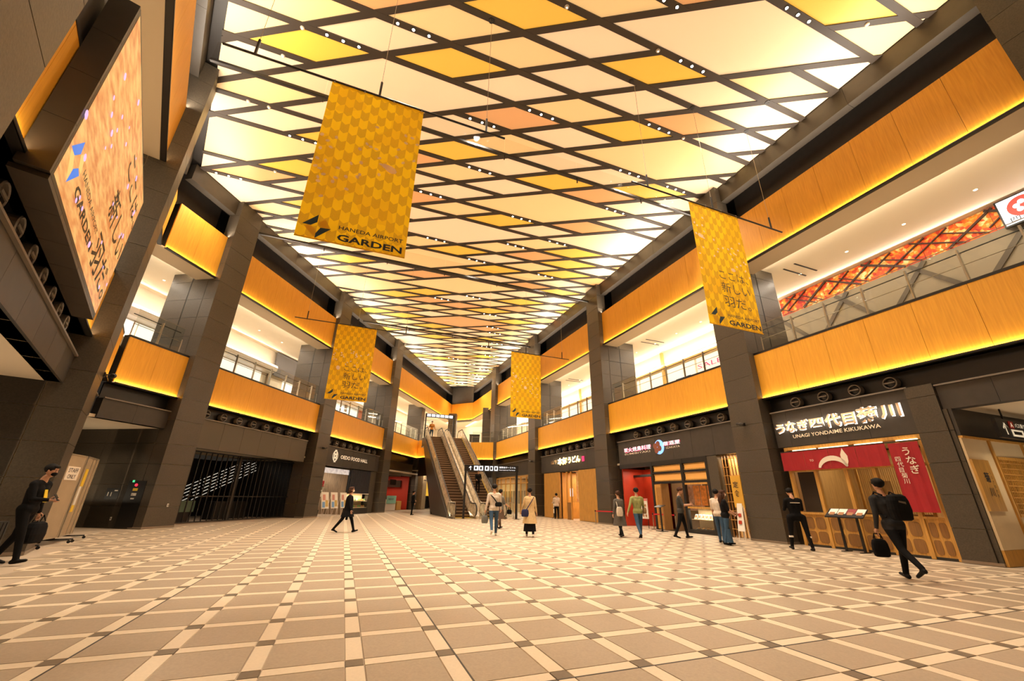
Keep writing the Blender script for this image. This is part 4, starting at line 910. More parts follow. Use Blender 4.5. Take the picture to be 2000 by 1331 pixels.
B(P, 'window_frame', FR, 14.33, 15.66, .06, .16, 1.02, 1.10, OAK); B(P, 'window_frame', FR, 14.33, 15.66, .06, .16, 2.04, 2.12, OAK); B(P, 'window_glass', FR, 14.33, 15.66, .12, .13, 1.1, 2.04, GLASS)
for k in range(3): B(P, 'hanging_panel', FR, 14.40+k*.42, 14.75+k*.42, .45, .47, 1.15, 2.0, mat('orange_hanging', (.60, .16, .02), .6, noise=.5, nscale=9, emis=(1, .3, .05), estr=.15))
B(P, 'display_back', FR, 14.30, 15.66, .65, .68, .14, 1.0, CREAM); B(P, 'display_base', FR, 14.28, 15.68, .05, .7, 0, .15, BLACK); B(P, 'display_shelf', FR, 14.30, 15.66, .2, .64, .55, .57, CREAM); B(P, 'display_glass', FR, 14.30, 15.66, .10, .11, .15, 1.0, GLASS)
strip('case_light', FR, 14.35, 15.6, .3, .98, 0, -1, .1, 9, NEUT)
for k in range(5):
    o = MB().lathe(FR.W(14.45+k*.26, .4, .15), [(.05, 0), (.11, .03), (.115, .035)], 12).build('food_plate', WPRINT, None); tag(o, 'white food plate on the lower shelf of the lit display case', 'plate', 'plates in the display case')
    MB().ball(FR.W(14.45+k*.26, .4, .20), .07, .07, .035, 8).build('food', mat('fried_food', (.55, .28, .07), .7, noise=.4, nscale=30), o, smooth=True)
for k in range(6):
    o = MB().prism([FR.W(14.40+k*.21, .30, .58), FR.W(14.56+k*.21, .30, .58), FR.W(14.56+k*.21, .42, .78), FR.W(14.40+k*.21, .42, .78)], FR.out*.01).build('menu_card', PAPER, None); tag(o, 'menu card leaning on the upper shelf of the lit display case', 'card', 'menu cards in the display case')
    MB().prism([FR.W(14.43+k*.21, .326, .64), FR.W(14.53+k*.21, .326, .64), FR.W(14.53+k*.21, .386, .74), FR.W(14.43+k*.21, .386, .74)], FR.inn*.004).build('card_photo', mat('food_print', (.35, .16, .06), .6), o)
B(P, 'entrance_wall', FR, 17.95, 20.55, 1.6, 1.7, 0, 3.0, REDW); B(P, 'entrance_wall', FR, 20.5, 20.6, .2, 1.7, 0, 3.0, REDW); B(P, 'entrance_wall', FR, 17.93, 18.0, .2, 1.7, 0, 3.0, REDW)
B(P, 'entrance_beam', FR, 17.95, 20.55, .9, 1.0, 2.55, 2.68, BLACK); area('entrance_light', FR.W(19.2, .8, 2.9), (0, 0, -1), 1.6, .5, 45, WARM, FR.dr)
lp = tag(B(None, 'wall_lamp', FR, 18.9, 19.1, 1.45, 1.58, 1.72, 2.02, GLOWW), 'glowing square wall lamp in the red entrance', 'lamp'); B(lp, 'lamp_frame', FR, 18.88, 19.12, 1.44, 1.6, 2.02, 2.05, BLACK)
B(P, 'stone_panel', FR, 13.62, 14.15, .06, .4, 0, 3.2, STONE)
B(P, 'lattice_back', FR, 12.3, 13.5, .6, .65, 0, 3.2, mat('lit_screen', (.65, .38, .12), .6, emis=(1, .5, .15), estr=.25)); area('lattice_light', FR.W(12.9, .35, 3.15), (0, 0, -1), 1.0, .1, 24, WARM, FR.dr)
for k in range(8): B(P, 'lattice_post', FR, 12.42+k*.15, 12.45+k*.15, .2, .24, 0, 3.2, OAKD)
for k in range(9): B(P, 'lattice_rail', FR, 12.3, 13.5, .17, .2, .3+k*.34, .32+k*.34, OAK)
yb = tag(B(None, 'vertical_signboard', FR, 12.55, 13.02, -.02, .04, 1.12, 2.32, mat('yellow_sign', (.66, .36, .04), .5)), 'tall yellow signboard with black characters left of the large right pillar', 'sign')
for ch, z in (('定', 1.88), ('食', 1.55)): ftext(FR, 12.93, -.03, z, ch, .26, extr=0, off=.01).build('brush_character', INK, yb, fix=False)
Ap = thing('poster_stand', 'white poster stand with two food pictures beside the large right pillar', 'poster stand', FR.W(12.42, -.45, 0))
MB().prism([FR.W(12.60, -.55, .30), FR.W(12.28, -.55, .30), FR.W(12.34, -.42, 1.28), FR.W(12.56, -.42, 1.28)], FR.out*.02).build('poster', PAPER, Ap)
for z in (.55, .8): MB().prism([FR.W(12.52, -.57+(z-.3)*.13, z), FR.W(12.38, -.57+(z-.3)*.13, z), FR.W(12.38, -.57+(z-.15)*.13, z+.12), FR.W(12.52, -.57+(z-.15)*.13, z+.12)], FR.inn*.004).build('poster_photo', REDW, Ap)
for t in (12.57, 12.31): MB().tube([FR.W(t, -.54, .32), FR.W(t, -.58, 0)], .012, 6).build('leg', WPRINT, Ap); MB().tube([FR.W(t, -.42, 1.2), FR.W(t, -.30, 0)], .012, 6).build('leg', WPRINT, Ap)
ms = thing('menu_lectern', 'small black lectern on a single post before the oak door', 'menu stand', FR.W(16.55, -.35, 0))
MB().prism([FR.W(16.85, -.9, 1.02), FR.W(16.35, -.9, 1.02), FR.W(16.35, -.6, 1.12), FR.W(16.85, -.6, 1.12)], (0, 0, .02)).build('board', BLACK, ms); MB().box(FR, 16.56, 16.62, -.76, -.70, 0, 1.05).box(FR, 16.35, 16.85, -.9, -.6, 0, .02).build('post', BLACK, ms)
wb = thing('menu_board_stand', 'white menu board on black legs in front of the red entrance', 'menu board', FR.W(18.6, -.1, 0))
B(wb, 'board', FR, 18.25, 18.95, -.12, -.08, .45, 1.42, PAPER); B(wb, 'header', FR, 18.25, 18.95, -.125, -.12, 1.30, 1.42, mat('pink_header', (.65, .18, .16), .6))
for i in range(3):
    for j in range(3): MB().lathe(FR.W(18.40+i*.2, -.125, .6+j*.24), [(.07, 0), (.07, .004)], 10, axis=FR.inn).build('dish_picture', mat('food_print', (.35, .16, .06), .6), wb)
for t in (18.3, 18.9): MB().tube([FR.W(t, -.1, .45), FR.W(t, -.1, 0)], .015, 6).build('leg', BLACK, wb)
SR = mat('sign_red_lit', (.6, .02, .1), .5, emis=(1, .03, .16), estr=.9); SB2 = mat('sign_blue_glow', (.1, .2, .5), .5, emis=(.25, .5, 1), estr=1.3); SWL = mat('sign_white_lit', (.8, .8, .8), .5, emis=(1, .95, .95), estr=1.2)
S = thing('shop_sign', 'red and white lit lettering with a round crest and blue glow over the red entrance', 'sign', FR.W(17.8, .05, 3.7))
ftext(FR, 20.05, .06, 3.88, '炭火焼鳥料理', .3, width=2.35, height=.26, extr=.002, off=.05).build('halo', SR, S, fix=False)
ftext(FR, 20.02, .045, 3.89, '炭火焼鳥料理', .3, width=2.3, height=.24, extr=.004, off=.0).build('letter', SWL, S, fix=False)
ftext(FR, 20.02, .06, 3.72, 'SUMIBIYAKI', .1, width=2.2, height=.10, extr=.002, off=.006).build('lettering', WPRINT, S, fix=False)
MB().lathe(FR.W(17.10, .07, 3.90), [(.36, 0), (.36, .01)], 24, axis=FR.inn).build('crest_glow', SB2, S)
for a in range(4): MB().lathe(FR.W(17.22+.17*math.cos(a*1.57+.4), .05, 3.90+.17*math.sin(a*1.57+.4)), [(.15, 0), (.15, .015), (.09, .02)], 14, axis=FR.inn).build('crest', mat('crest_brown', (.25, .08, .05), .5), S)
ftext(FR, 16.78, .06, 3.93, '居酒屋', .22, width=1.2, height=.2, extr=.002, off=.03).build('halo', SR, S, fix=False); ftext(FR, 16.77, .045, 3.935, '居酒屋', .22, width=1.17, height=.19, extr=.004, off=.0).build('letter', SWL, S, fix=False)
ftext(FR, 16.6, .06, 3.76, 'IZAKAYA', .1, width=.95, height=.1, extr=.002, off=.006).build('lettering', WPRINT, S, fix=False)

# --- noodle shop
P = thing('noodle_shop_front', 'noodle shop front clad in upright oak slats with an open lit doorway', 'shop front', FR.W(27, .1, 0))
for a, b in ((23.15, 25.35), (28.1, 30.75)):
    n = int((b-a)/.12)
    for k in range(n): B(P, 'slat', FR, a+k*(b-a)/n+.012, a+(k+1)*(b-a)/n-.012, .10, .15, .02, 3.18, OAK)
    B(P, 'slat_backing', FR, a, b, .15, .2, 0, 3.2, OAKD)
B(P, 'lintel', FR, 23.1, 30.8, .12, .3, 3.16, 3.24, BLACK)
room(P, FR, 25.35, 28.1, .3, 3.5, 3.15, OAK, 110, WARM, back=mat('autumn_mural', (.85, .55, .25), .7, noise=.8, nscale=2.2, col2=(.75, .12, .03), emis=(1, .5, .15), estr=.2))
for t in (25.4, 26.5, 27.1): B(P, 'door_post', FR, t-.04, t+.04, .1, .2, 0, 3.15, OAK)
B(P, 'glass_panel', FR, 25.45, 26.45, .14, .15, 1.12, 3.1, GLASS); B(P, 'mural_panel', FR, 25.5, 26.4, .5, .52, 1.15, 3.1, mat('autumn_mural', (.85, .55, .25), .7)); B(P, 'low_panel', FR, 26.5, 27.1, .12, .16, 0, 1.1, OAKD)
B(P, 'lit_notice', FR, 27.15, 27.5, .6, .63, 1.5, 2.05, mat('lit_notice', (.8, .75, .75), .5, emis=(.9, .85, 1), estr=.9))
st_ = thing('menu_stand', 'narrow menu stand with white sheets left of the noodle shop doorway', 'menu stand', FR.W(28.45, -.2, 0))
B(st_, 'frame', FR, 28.25, 28.65, -.2, -.16, .1, 1.45, BLACK)
for k in range(3): B(st_, 'menu_sheet', FR, 28.29, 28.61, -.215, -.2, .35+k*.36, .65+k*.36, PAPER)
for t in (28.28, 28.62): MB().tube([FR.W(t, -.18, .1), FR.W(t, -.3, 0)], .015, 6).build('leg', BLACK, st_)
YL = mat('sign_yellow_lit', (.8, .5, .1), .5, emis=(1, .72, .2), estr=1.3)
S = thing('shop_sign', 'bold white and yellow lit characters over the noodle shop', 'sign', FR.W(27, .05, 3.7))
ftext(FR, 29.35, .06, 3.82, '山下', .3, width=.95, height=.28, extr=.002, off=.02).build('lettering', BRZ, S, fix=False)
ftext(FR, 28.28, .06, 3.72, '本気', .5, width=1.5, height=.56, extr=.002, off=.06).build('halo', YL, S, fix=False); ftext(FR, 28.26, .04, 3.74, '本気', .5, width=1.42, height=.5, extr=.004, off=.03).build('letter', SWL, S, fix=False)
ftext(FR, 26.7, .06, 3.74, 'うどん', .5, width=1.75, height=.50, extr=.002, off=.06).build('halo', YL, S, fix=False); ftext(FR, 26.68, .04, 3.76, 'うどん', .5, width=1.68, height=.44, extr=.004, off=.03).build('letter', SWL, S, fix=False)
B(S, 'red_seal', FR, 24.45, 24.75, .04, .06, 3.72, 4.05, SR)
area('sign_glow', FR.W(27, -.05, 3.95), FR.out, 4, .3, 8, (1, .8, .4), FR.dr)

# --- glazed shop and what lies beyond
P = thing('glazed_shop_front', 'oak framed glazed shop front beside the escalators, paper shades inside', 'shop front', FR.W(37.5, .1, 0))
for k in range(8): B(P, 'post', FR, 33.1+k*1.28-.05, 33.1+k*1.28+.05, .1, .2, 0, 3.2, OAK)
for z in (2.55, 3.1): B(P, 'rail', FR, 33.05, 42.1, .1, .2, z, z+.1, OAK)
for k in range(7):
    B(P, 'shade', FR, 33.17+k*1.28, 34.31+k*1.28, .4, .42, .85, 1.95, mat('paper_shade', (.62, .52, .38), .8)); B(P, 'glass_pane', FR, 33.17+k*1.28, 34.31+k*1.28, .14, .15, .02, 2.55, GLASS)
room(P, FR, 33.05, 42.1, .3, 3.5, 3.2, CREAM, 240, WARM, back=DIN)

# --- shuttered shop on the left
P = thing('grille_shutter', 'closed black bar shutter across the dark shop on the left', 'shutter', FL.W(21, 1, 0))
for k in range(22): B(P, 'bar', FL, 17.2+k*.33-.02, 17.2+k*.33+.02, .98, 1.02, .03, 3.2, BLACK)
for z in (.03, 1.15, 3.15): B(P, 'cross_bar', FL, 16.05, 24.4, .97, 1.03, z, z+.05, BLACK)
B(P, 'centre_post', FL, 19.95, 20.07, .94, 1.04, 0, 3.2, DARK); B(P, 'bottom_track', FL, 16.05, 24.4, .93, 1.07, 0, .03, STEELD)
P = thing('dark_shop', 'unlit shop behind the bar shutter with counter, brown drapes and glowing dashes for glass reflections', 'shop', FL.W(20.5, 3, 0))
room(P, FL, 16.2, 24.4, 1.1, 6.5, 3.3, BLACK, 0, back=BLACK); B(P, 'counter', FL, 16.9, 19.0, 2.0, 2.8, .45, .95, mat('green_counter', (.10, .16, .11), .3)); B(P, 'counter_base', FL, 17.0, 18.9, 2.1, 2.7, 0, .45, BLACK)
for k in range(5): B(P, 'drape', FL, 17.0+k*.42, 17.34+k*.42, 3.6, 3.7, .9, 2.6, mat('brown_drape', (.22, .06, .02), .5, metal=.3))
for r in range(6):
    for k in range(9):
        t = 19.2+k*.52+r*.10; z = .75+k*.22+r*.17
        if z < 3.1: MB().prism([FL.W(t, 3+r*.12, z), FL.W(t+.36, 3+r*.12, z+.155), FL.W(t+.36, 3+r*.12, z+.18), FL.W(t, 3+r*.12, z+.025)], FL.out*.03).build('reflection_dash', mat('reflection_glow', (.5, .5, .45), .5, emis=(1, .95, .82), estr=.38), P)  # glowing dashes stand in for lamp reflections in the shop glass
B(P, 'low_cabinet', FL, 20.8, 23.2, 2.6, 3.2, 0, .9, BLACK); area('dim_light', FL.W(20, 3, 3.1), (0, 0, -1), 4, 1, 16, NEUT, FL.dr)

# --- food hall on the left
P = thing('food_hall_front', 'food hall front with open lit doorway, dark slatted wall and food display case', 'shop front', FL.W(29.7, .2, 0))
for k in range(14): B(P, 'slat', FL, 30.05+k*.22, 30.22+k*.22, .12, .2, 1.45, 3.15, mat('blue_black_slat', (.022, .022, .030), .5))
B(P, 'slat_backing', FL, 30, 33.2, .2, .26, 1.45, 3.2, BLACK); B(P, 'case_base', FL, 30.15, 33.0, .0, .6, 0, .42, BLACK); B(P, 'end_panel', FL, 33.05, 34.0, .12, .4, 0, 3.2, STONE)
B(P, 'case_shelf', FL, 30.2, 32.9, .05, .55, .42, .45, CREAM); B(P, 'case_shelf', FL, 30.2, 32.9, .05, .55, .90, .92, CREAM); B(P, 'case_top', FL, 30.2, 32.9, .0, .6, 1.42, 1.46, WPRINT); B(P, 'case_back', FL, 30.2, 32.9, .55, .6, .42, 1.42, CREAM); B(P, 'case_glass', FL, 30.2, 32.9, .0, .01, .45, 1.42, GLASS)
strip('case_light', FL, 30.3, 32.8, .2, 1.40, 0, -1, .1, 14, NEUT)
rf = random.Random(2); FOOD = [mat('fried_food', (.55, .28, .07)), mat('pink_food', (.6, .22, .15), .6), mat('green_food', (.2, .35, .12), .6), WPRINT]
for z in (.45, .92):
    for k in range(9):
        t = 30.4+k*.29; o = MB().lathe(FL.W(t, .25, z), [(.06, 0), (.12, .03), (.125, .035)], 10).build('sample_dish', WPRINT, None); tag(o, 'sample dish on the %s shelf of the food hall display case' % ('lower' if z < .6 else 'upper'), 'dish', 'sample dishes in the food hall case')
        MB().ball(FL.W(t, .25, z+.09), .09, .09, .08, 8).build('food', rf.choice(FOOD), o, smooth=True)
room(P, FL, 26.3, 30.0, .4, 4.5, 3.15, mat('hall_tan', (.25, .17, .10), .7, noise=.3, nscale=3, stretch=(5, 5, .6)), 110, NEUT); B(P, 'header_glass', FL, 26.4, 29.95, .3, .32, 2.75, 3.1, mat('lit_header', (.6, .6, .6), .4, emis=(.9, .85, .85), estr=.35, noise=.5, nscale=5)); B(P, 'inner_portal', FL, 27.9, 29.6, 2.2, 2.3, 0, 2.5, DIN)
B(P, 'inner_door', FL, 28.4, 28.9, 2.15, 2.2, 0, 2.1, OAK); B(P, 'red_poster', FL, 27.1, 27.9, .9, .93, 1.85, 2.25, mat('red_poster', (.55, .03, .06), .6)); B(P, 'poster', FL, 27.15, 27.85, .9, .93, 1.2, 1.83, PAPER)
for k, t in enumerate((26.15, 27.25, 28.45)):
    o = thing('poster_stand', ['leftmost of the three blue and white poster stands before the food hall', 'middle one of the three blue and white poster stands before the food hall', 'rightmost of the three poster stands before the food hall, behind the woman in black'][k], 'poster stand', FL.W(t+.4, -.2, 0), 'poster stands before the food hall')
    MB().prism([FL.W(t, -.32, .48), FL.W(t+.85, -.32, .48), FL.W(t+.85, -.12, 1.5), FL.W(t, -.12, 1.5)], FL.out*.02).build('poster', PAPER, o)
    for a, z0, z1, c in ((.08, .55, .9, (.15, .3, .55)), (.45, .6, 1.0, (.5, .35, .1)), (.15, 1.0, 1.35, (.55, .25, .2))): MB().prism([FL.W(t+a, -.33+(z0-.48)*.196, z0), FL.W(t+a+.3, -.33+(z0-.48)*.196, z0), FL.W(t+a+.3, -.33+(z1-.48)*.196, z1), FL.W(t+a, -.33+(z1-.48)*.196, z1)], FL.inn*.004).build('poster_photo', mat('poster_ink_%d' % int(c[0]*100), c, .6), o)
    for a in (.06, .79): MB().tube([FL.W(t+a, -.31, .5), FL.W(t+a, -.36, 0)], .012, 6).build('leg', WPRINT, o); MB().tube([FL.W(t+a, -.14, 1.4), FL.W(t+a, .05, 0)], .012, 6).build('leg', WPRINT, o)
pl = thing('potted_plant', 'leafy potted plant at the left side of the food hall entrance', 'plant', FL.W(26.45, .25, 0)); MB().lathe(FL.W(26.45, .25, 0), [(.14, 0), (.18, .4), (.16, .4)], 12).build('pot', BLACK, pl); MB().tube([FL.W(26.45, .25, .38), FL.W(26.47, .25, 1.5)], .02, 6).build('stem', OAKD, pl)
mb = MB()
for k in range(60):
    a, e_, rd = rf.uniform(0, 2*PI), rf.uniform(-.3, 1), rf.uniform(.1, .4); c = FL.W(26.47, .25, 1.55)+Vector((math.cos(a)*rd, math.sin(a)*rd, e_*.45)); d1 = Vector((math.cos(a), math.sin(a), .4))*.12; d2 = Vector((-math.sin(a), math.cos(a), 0))*.045
    mb.quad([c-d1, c+d2, c+d1, c-d2])
o = mb.build('leaves', mat('leaf_green', (.09, .16, .03), .6), pl, fix=False); o['kind'] = 'stuff'
S = thing('shop_sign', 'white OEDO FOOD HALL lettering with a round lantern mark on the left fascia', 'sign', FL.W(29.5, .05, 3.7))
LW_ = mat('letter_white', (.8, .7, .55), .5, emis=(1, .85, .6), estr=.45)
ftext(FL, 28.05, .065, 3.78, 'OEDO FOOD HALL', .25, width=4.0, height=.26, extr=.01, off=.012).build('lettering', LW_, S, fix=False)
c = FL.W(27.35, .06, 3.9)
def lring(rx, rz, dz_=0): MB().tube([c+FL.dr*(rx*math.cos(2*PI*q/16))+Vector((0, 0, dz_+rz*math.sin(2*PI*q/16))) for q in range(17)], .022, 5).build('lantern_line', LW_, S)
lring(.30, .36); lring(.15, .36); lring(.10, .12)
for z, r in ((-.15, .27), (.15, .27)): MB().tube([c-FL.dr*r+Vector((0, 0, z)), c+FL.dr*r+Vector((0, 0, z))], .018, 4).build('lantern_line', LW_, S)
for z in (-.40, .40): MB().box(FL, 27.23, 27.47, .05, .07, 3.9+z-.02, 3.9+z+.02).build('lantern_cap', LW_, S)

# --- red kiosk and the lobby behind the escalators
P = thing('kiosk', 'red walled kiosk with a counter and teal sign on the left, before the escalators', 'kiosk', FL.W(39, 2.5, 0))
room(P, FL, 37.6, 43.9, 1.2, 4.2, 3.3, mat('kiosk_red', (.40, .025, .006), .6), 90, WARM)
B(P, 'menu_screen', FL, 38.8, 40.0, 4.05, 4.15, 2.3, 2.9, SMOKED); B(P, 'counter', FL, 39.2, 42.0, 1.6, 2.2, 0, 1.0, WPRINT); B(P, 'counter_sign', FL, 39.8, 41.9, 1.55, 1.6, .62, 1.35, mat('teal_sign', (.30, .62, .5), .6)); B(P, 'side_counter', FL, 42.1, 43.2, 1.5, 2.2, 0, .85, OAK); B(P, 'menu_screen', FL, 43.6, 43.88, 2.0, 3.6, 2.2, 2.9, SMOKED); B(P, 'price_board', FL, 39.6, 41.0, 1.35, 1.4, 2.35, 2.85, SMOKED); B(P, 'wall_shelf', FL, 38, 41, 4.0, 4.15, 1.5, 1.55, DARK)
ftext(FL, 40.0, 1.54, .95, 'TAKE OUT', .2, width=1.3, height=.16, extr=.002).build('lettering', TEAL, P, fix=False)
for k in range(9):
    o = MB().lathe(FL.W(39.5+k*.27, 1.9, 1.0), [(.05, 0), (.055, .2), (.02, .27), (.02, .33)], 8).build('bottle', rf.choice([BLACK, WPRINT, OAKD, TEAL]), None); tag(o, 'small bottle standing on the red kiosk counter', 'bottle', 'bottles on the kiosk counter'); MB().lathe(FL.W(39.5+k*.27, 1.9, 1.33), [(.022, 0), (.022, .03)], 8).build('cap', BLACK, o)
o = thing('lit_column', 'tan column with a lit cream capital behind the red kiosk', 'pillar', FL.W(45.5, .4, 0)); MB().box(FL, 45, 46.2, 0, 1.2, 0, 3.9).build('shaft', mat('tan_stone', (.28, .19, .10), .5, noise=.2, nscale=12), o); B(o, 'capital', FL, 44.9, 46.3, -.1, 1.3, 3.6, 3.85, SOFF)
o = thing('advert_panel', 'yellow lit advertising panel in the lobby behind the escalators', 'panel', FL.W(50, 1.5, 0)); B(o, 'picture', FL, 49.5, 51.2, 1.4, 1.45, 1.4, 3.0, mat('lit_yellow', (.7, .4, .05), .5, emis=(1, .55, .05), estr=.7)); B(o, 'frame', FL, 49.4, 51.3, 1.45, 1.5, 0, 3.1, DARK)
o = thing('blue_display', 'blue lit display panel right of the red kiosk', 'panel', FL.W(44.6, 1.9, 0)); B(o, 'panel', FL, 44.1, 45.1, 1.9, 2.0, 0, 2.6, mat('blue_panel', (.06, .10, .2), .5)); B(o, 'picture', FL, 44.3, 44.8, 1.87, 1.9, 1.3, 2.3, SIGNW)
o = thing('product_tower', 'teal and red product display tower left of the escalators', 'display', FL.W(44.5, -3.2, 0)); B(o, 'base', FL, 43.3, 44.1, -3.6, -2.8, 0, .95, STEELD); B(o, 'case', FL, 43.3, 44.1, -3.6, -2.8, .95, 1.7, mat('teal_case', (.2, .45, .38), .5, noise=.4, nscale=8)); B(o, 'topper', FL, 43.4, 44.0, -3.5, -2.9, 1.7, 2.5, mat('red_topper', (.45, .06, .06), .6, noise=.5, nscale=8))

# --- upper galleries: autumn wall, glowing bands, shopfronts
def leaf_mat():
    m = bpy.data.materials.new('autumn_leaf_picture'); m.use_nodes = True; nt = m.node_tree; b = nt.nodes['Principled BSDF']; N = nt.nodes.new; L = nt.links.new
    tc = N('ShaderNodeTexCoord'); v = N('ShaderNodeTexVoronoi'); v.inputs['Scale'].default_value = 9; L(tc.outputs['Object'], v.inputs[0]); nz = N('ShaderNodeTexNoise'); nz.inputs['Scale'].default_value = 2.2; L(tc.outputs['Object'], nz.inputs[0])
    ad = N('ShaderNodeMath'); ad.operation = 'ADD'; sc_ = N('ShaderNodeMath'); sc_.operation = 'MULTIPLY'; sc_.inputs[1].default_value = .35; se = N('ShaderNodeSeparateColor'); L(v.outputs['Color'], se.inputs[0]); L(se.outputs[0], sc_.inputs[0]); L(sc_.outputs[0], ad.inputs[0]); L(nz.outputs[0], ad.inputs[1])
    r = N('ShaderNodeValToRGB'); e = r.color_ramp.elements; e[0].position = .45; e[0].color = (.42, .012, .004, 1); e[1].position = .96; e[1].color = (1, .75, .35, 1)
    for p_, c_ in ((.63, (.75, .08, .008, 1)), (.80, (.85, .32, .015, 1))): x_ = e.new(p_); x_.color = c_
    L(ad.outputs[0], r.inputs[0]); L(r.outputs[0], b.inputs['Base Color']); L(r.outputs[0], b.inputs['Emission Color']); b.inputs['Emission Strength'].default_value = .18; return m
P = thing('leaf_wall', 'long backlit autumn leaf picture with dark diagonal bars on the upper right gallery', 'wall picture', FR.W(7, 5.2, 7))
n = 6
for k in range(n): B(P, 'picture_panel', FR, .8+k*1.98, .8+(k+1)*1.98-.02, 5.22, 5.26, 10.35, 11.26, leaf_mat() if k == 0 else bpy.data.materials['autumn_leaf_picture'])
B(P, 'reflection_toned_wall', FR, .8, 12.7, 5.22, 5.26, 6.95, 10.35, mat('painted_rail_reflection', (.30, .24, .17), .5))  # grey beige paints in the rail glass reflection over the lower picture
def dbar(t0, z0, t1, z1, wd, m=BLACK):
    d = (FR.W(t1, 5.2, z1)-FR.W(t0, 5.2, z0)).normalized(); s_ = d.cross(FR.out).normalized()*wd/2
    MB().prism([FR.W(t0, 5.2, z0)-s_, FR.W(t0, 5.2, z0)+s_, FR.W(t1, 5.2, z1)+s_, FR.W(t1, 5.2, z1)-s_], FR.inn*.05).build('diagonal_bar', m, P)
rb = random.Random(11)
for k in range(13):
    t0 = .9+k*.92; sg = 1 if k % 2 else -1; tt = t0+rb.uniform(-.2, .2); ln = rb.uniform(1.2, 2.1); sl_ = rb.uniform(.55, .7)
    z0, z1 = 10.38, 11.22; dt = (z1-z0)/sl_
    dbar(tt, z0 if sg > 0 else z1, tt+dt, z1 if sg > 0 else z0, rb.choice([.05, .07, .09]), mat('bar_brown', (.05, .02, .012), .5)); dbar(tt+.3, z1 if sg > 0 else z0, tt+.3+dt*.8, z0+.15 if sg > 0 else z1-.15, .04, mat('bar_brown', (.05, .02, .012), .5))
for k in range(8): t0 = 1.2+k*1.4; sg = 1 if k % 2 else -1; dbar(t0, 8.1 if sg > 0 else 10.3, t0+1.9, 10.3 if sg > 0 else 8.1, .16, mat('bar_reflection_grey', (.10, .075, .055), .5))  # lower bars greyed to match the painted reflection in the rail glass
sc2 = thing('wall_monitor', 'white wall monitor with a red round crest at the right edge of the upper gallery', 'monitor', FR.W(4.3, 5.0, 10.2)); B(sc2, 'bezel', FR, 2.3, 4.5, 4.9, 5.0, 10.15, 11.2, BLACK); B(sc2, 'picture', FR, 2.35, 4.45, 4.885, 4.9, 10.2, 11.15, SIGNW)
MB().lathe(FR.W(3.92, 4.88, 10.72), [(.36, 0), (.36, .004)], 24, axis=FR.inn).build('red_disc', mat('crest_red', (.5, .03, .02), .5, emis=(1, .12, .08), estr=.5), sc2); 
for a in range(5): MB().lathe(FR.W(3.92+.14*math.cos(a*1.257+.3), 4.87, 10.72+.14*math.sin(a*1.257+.3)), [(.085, 0), (.085, .004)], 10, axis=FR.inn).build('blossom_petal', SIGNW, sc2)
text_mb('四季', FR.W(4.3, 4.88, 10.26), FR.read, FR.inn, .22, .5, 0).build('lettering', INK, sc2, fix=False)
for t in (9.9, 10.4, 20.0, 20.5, 30.5, 31.0):
    o = tag(MB().box(FR, t-.03, t+.03, 2.5, 4.0, 11.28, 11.3).build('slot_diffuser', BLACK), '%s of two thin black air slots in the upper gallery ceiling above the %s' % ('nearer' if t in (9.9, 20.0, 30.5) else 'farther', 'eel restaurant' if t < 15 else 'red entrance' if t < 25 else 'noodle shop'), 'vent', 'air slots in the gallery ceiling, %d' % int(t/10)); MB().box(FR, t-.012, t+.012, 2.52, 3.98, 11.27, 11.28).build('slot_blade', DARK, o)
for k in range(16):
    t = 2.4+k*2.0; o = thing('ceiling_light', 'small recessed downlight in the upper right gallery ceiling', 'light', FR.W(t, 3.6, 11.3), 'gallery downlights right'); MB().lathe(FR.W(t, 3.6, 11.285), [(.06, 0), (.08, 0), (.08, .015), (.06, .015)], 10).build('trim_ring', WHITE, o); MB().lathe(FR.W(t, 3.6, 11.283), [(.055, 0), (.055, .01)], 10).build('lens', LENSD, o)
for k in range(12):
    t = 12.8+k*2.2; o = thing('ceiling_light', 'small recessed downlight in the upper left gallery ceiling', 'light', FL.W(t, 3.4, 11.3), 'gallery downlights left'); MB().lathe(FL.W(t, 3.4, 11.285), [(.06, 0), (.08, 0), (.08, .015), (.06, .015)], 10).build('trim_ring', WHITE, o); MB().lathe(FL.W(t, 3.4, 11.283), [(.055, 0), (.055, .01)], 10).build('lens', LENSD, o)
P = thing('upper_shop_front', 'bright upper right shop front with gold bands and a post', 'shop front', FR.W(22, 5.2, 7)); GOLD = mat('gold_band', (.62, .38, .10), .4)
B(P, 'gold_band', FR, 13, 50, 5.1, 5.2, 9.98, 10.15, GOLD)
for t in (16.5, 21.6, 27, 33): B(P, 'gold_post', FR, t-.1, t+.1, 5.05, 5.2, 6.95, 11.2, GOLD)
for k in range(11): B(P, 'lit_window', FR, 13.3+k*2.8, 15.9+k*2.8, 5.24, 5.28, 7.2, 9.9, mat('lit_shop_window', (.8, .72, .6), .5, emis=(1, .87, .66), estr=.75))
strip('band_glow', FR, 13, 50, 5.0, 10.2, .5, 1, .05, 14, NEUT)
B(P, 'blue_poster', FR, 19.3, 20.6, 5.18, 5.23, 8.2, 9.0, mat('blue_poster', (.08, .18, .35), .5)); ftext(FR, 18.6, 5.17, 9.15, 'SALE', .3, width=1.9, height=.3, extr=.002).build('lettering', SR, P, fix=False)
for k in range(7): B(P, 'display_figure', FR, 14.2+k*3.1, 14.5+k*3.1, 4.7, 4.9, 6.95, 8.5, DIN)
P = thing('upper_shop_front', 'bright upper left shop fronts under a rounded white soffit', 'shop front', FL.W(22, 5.2, 7))
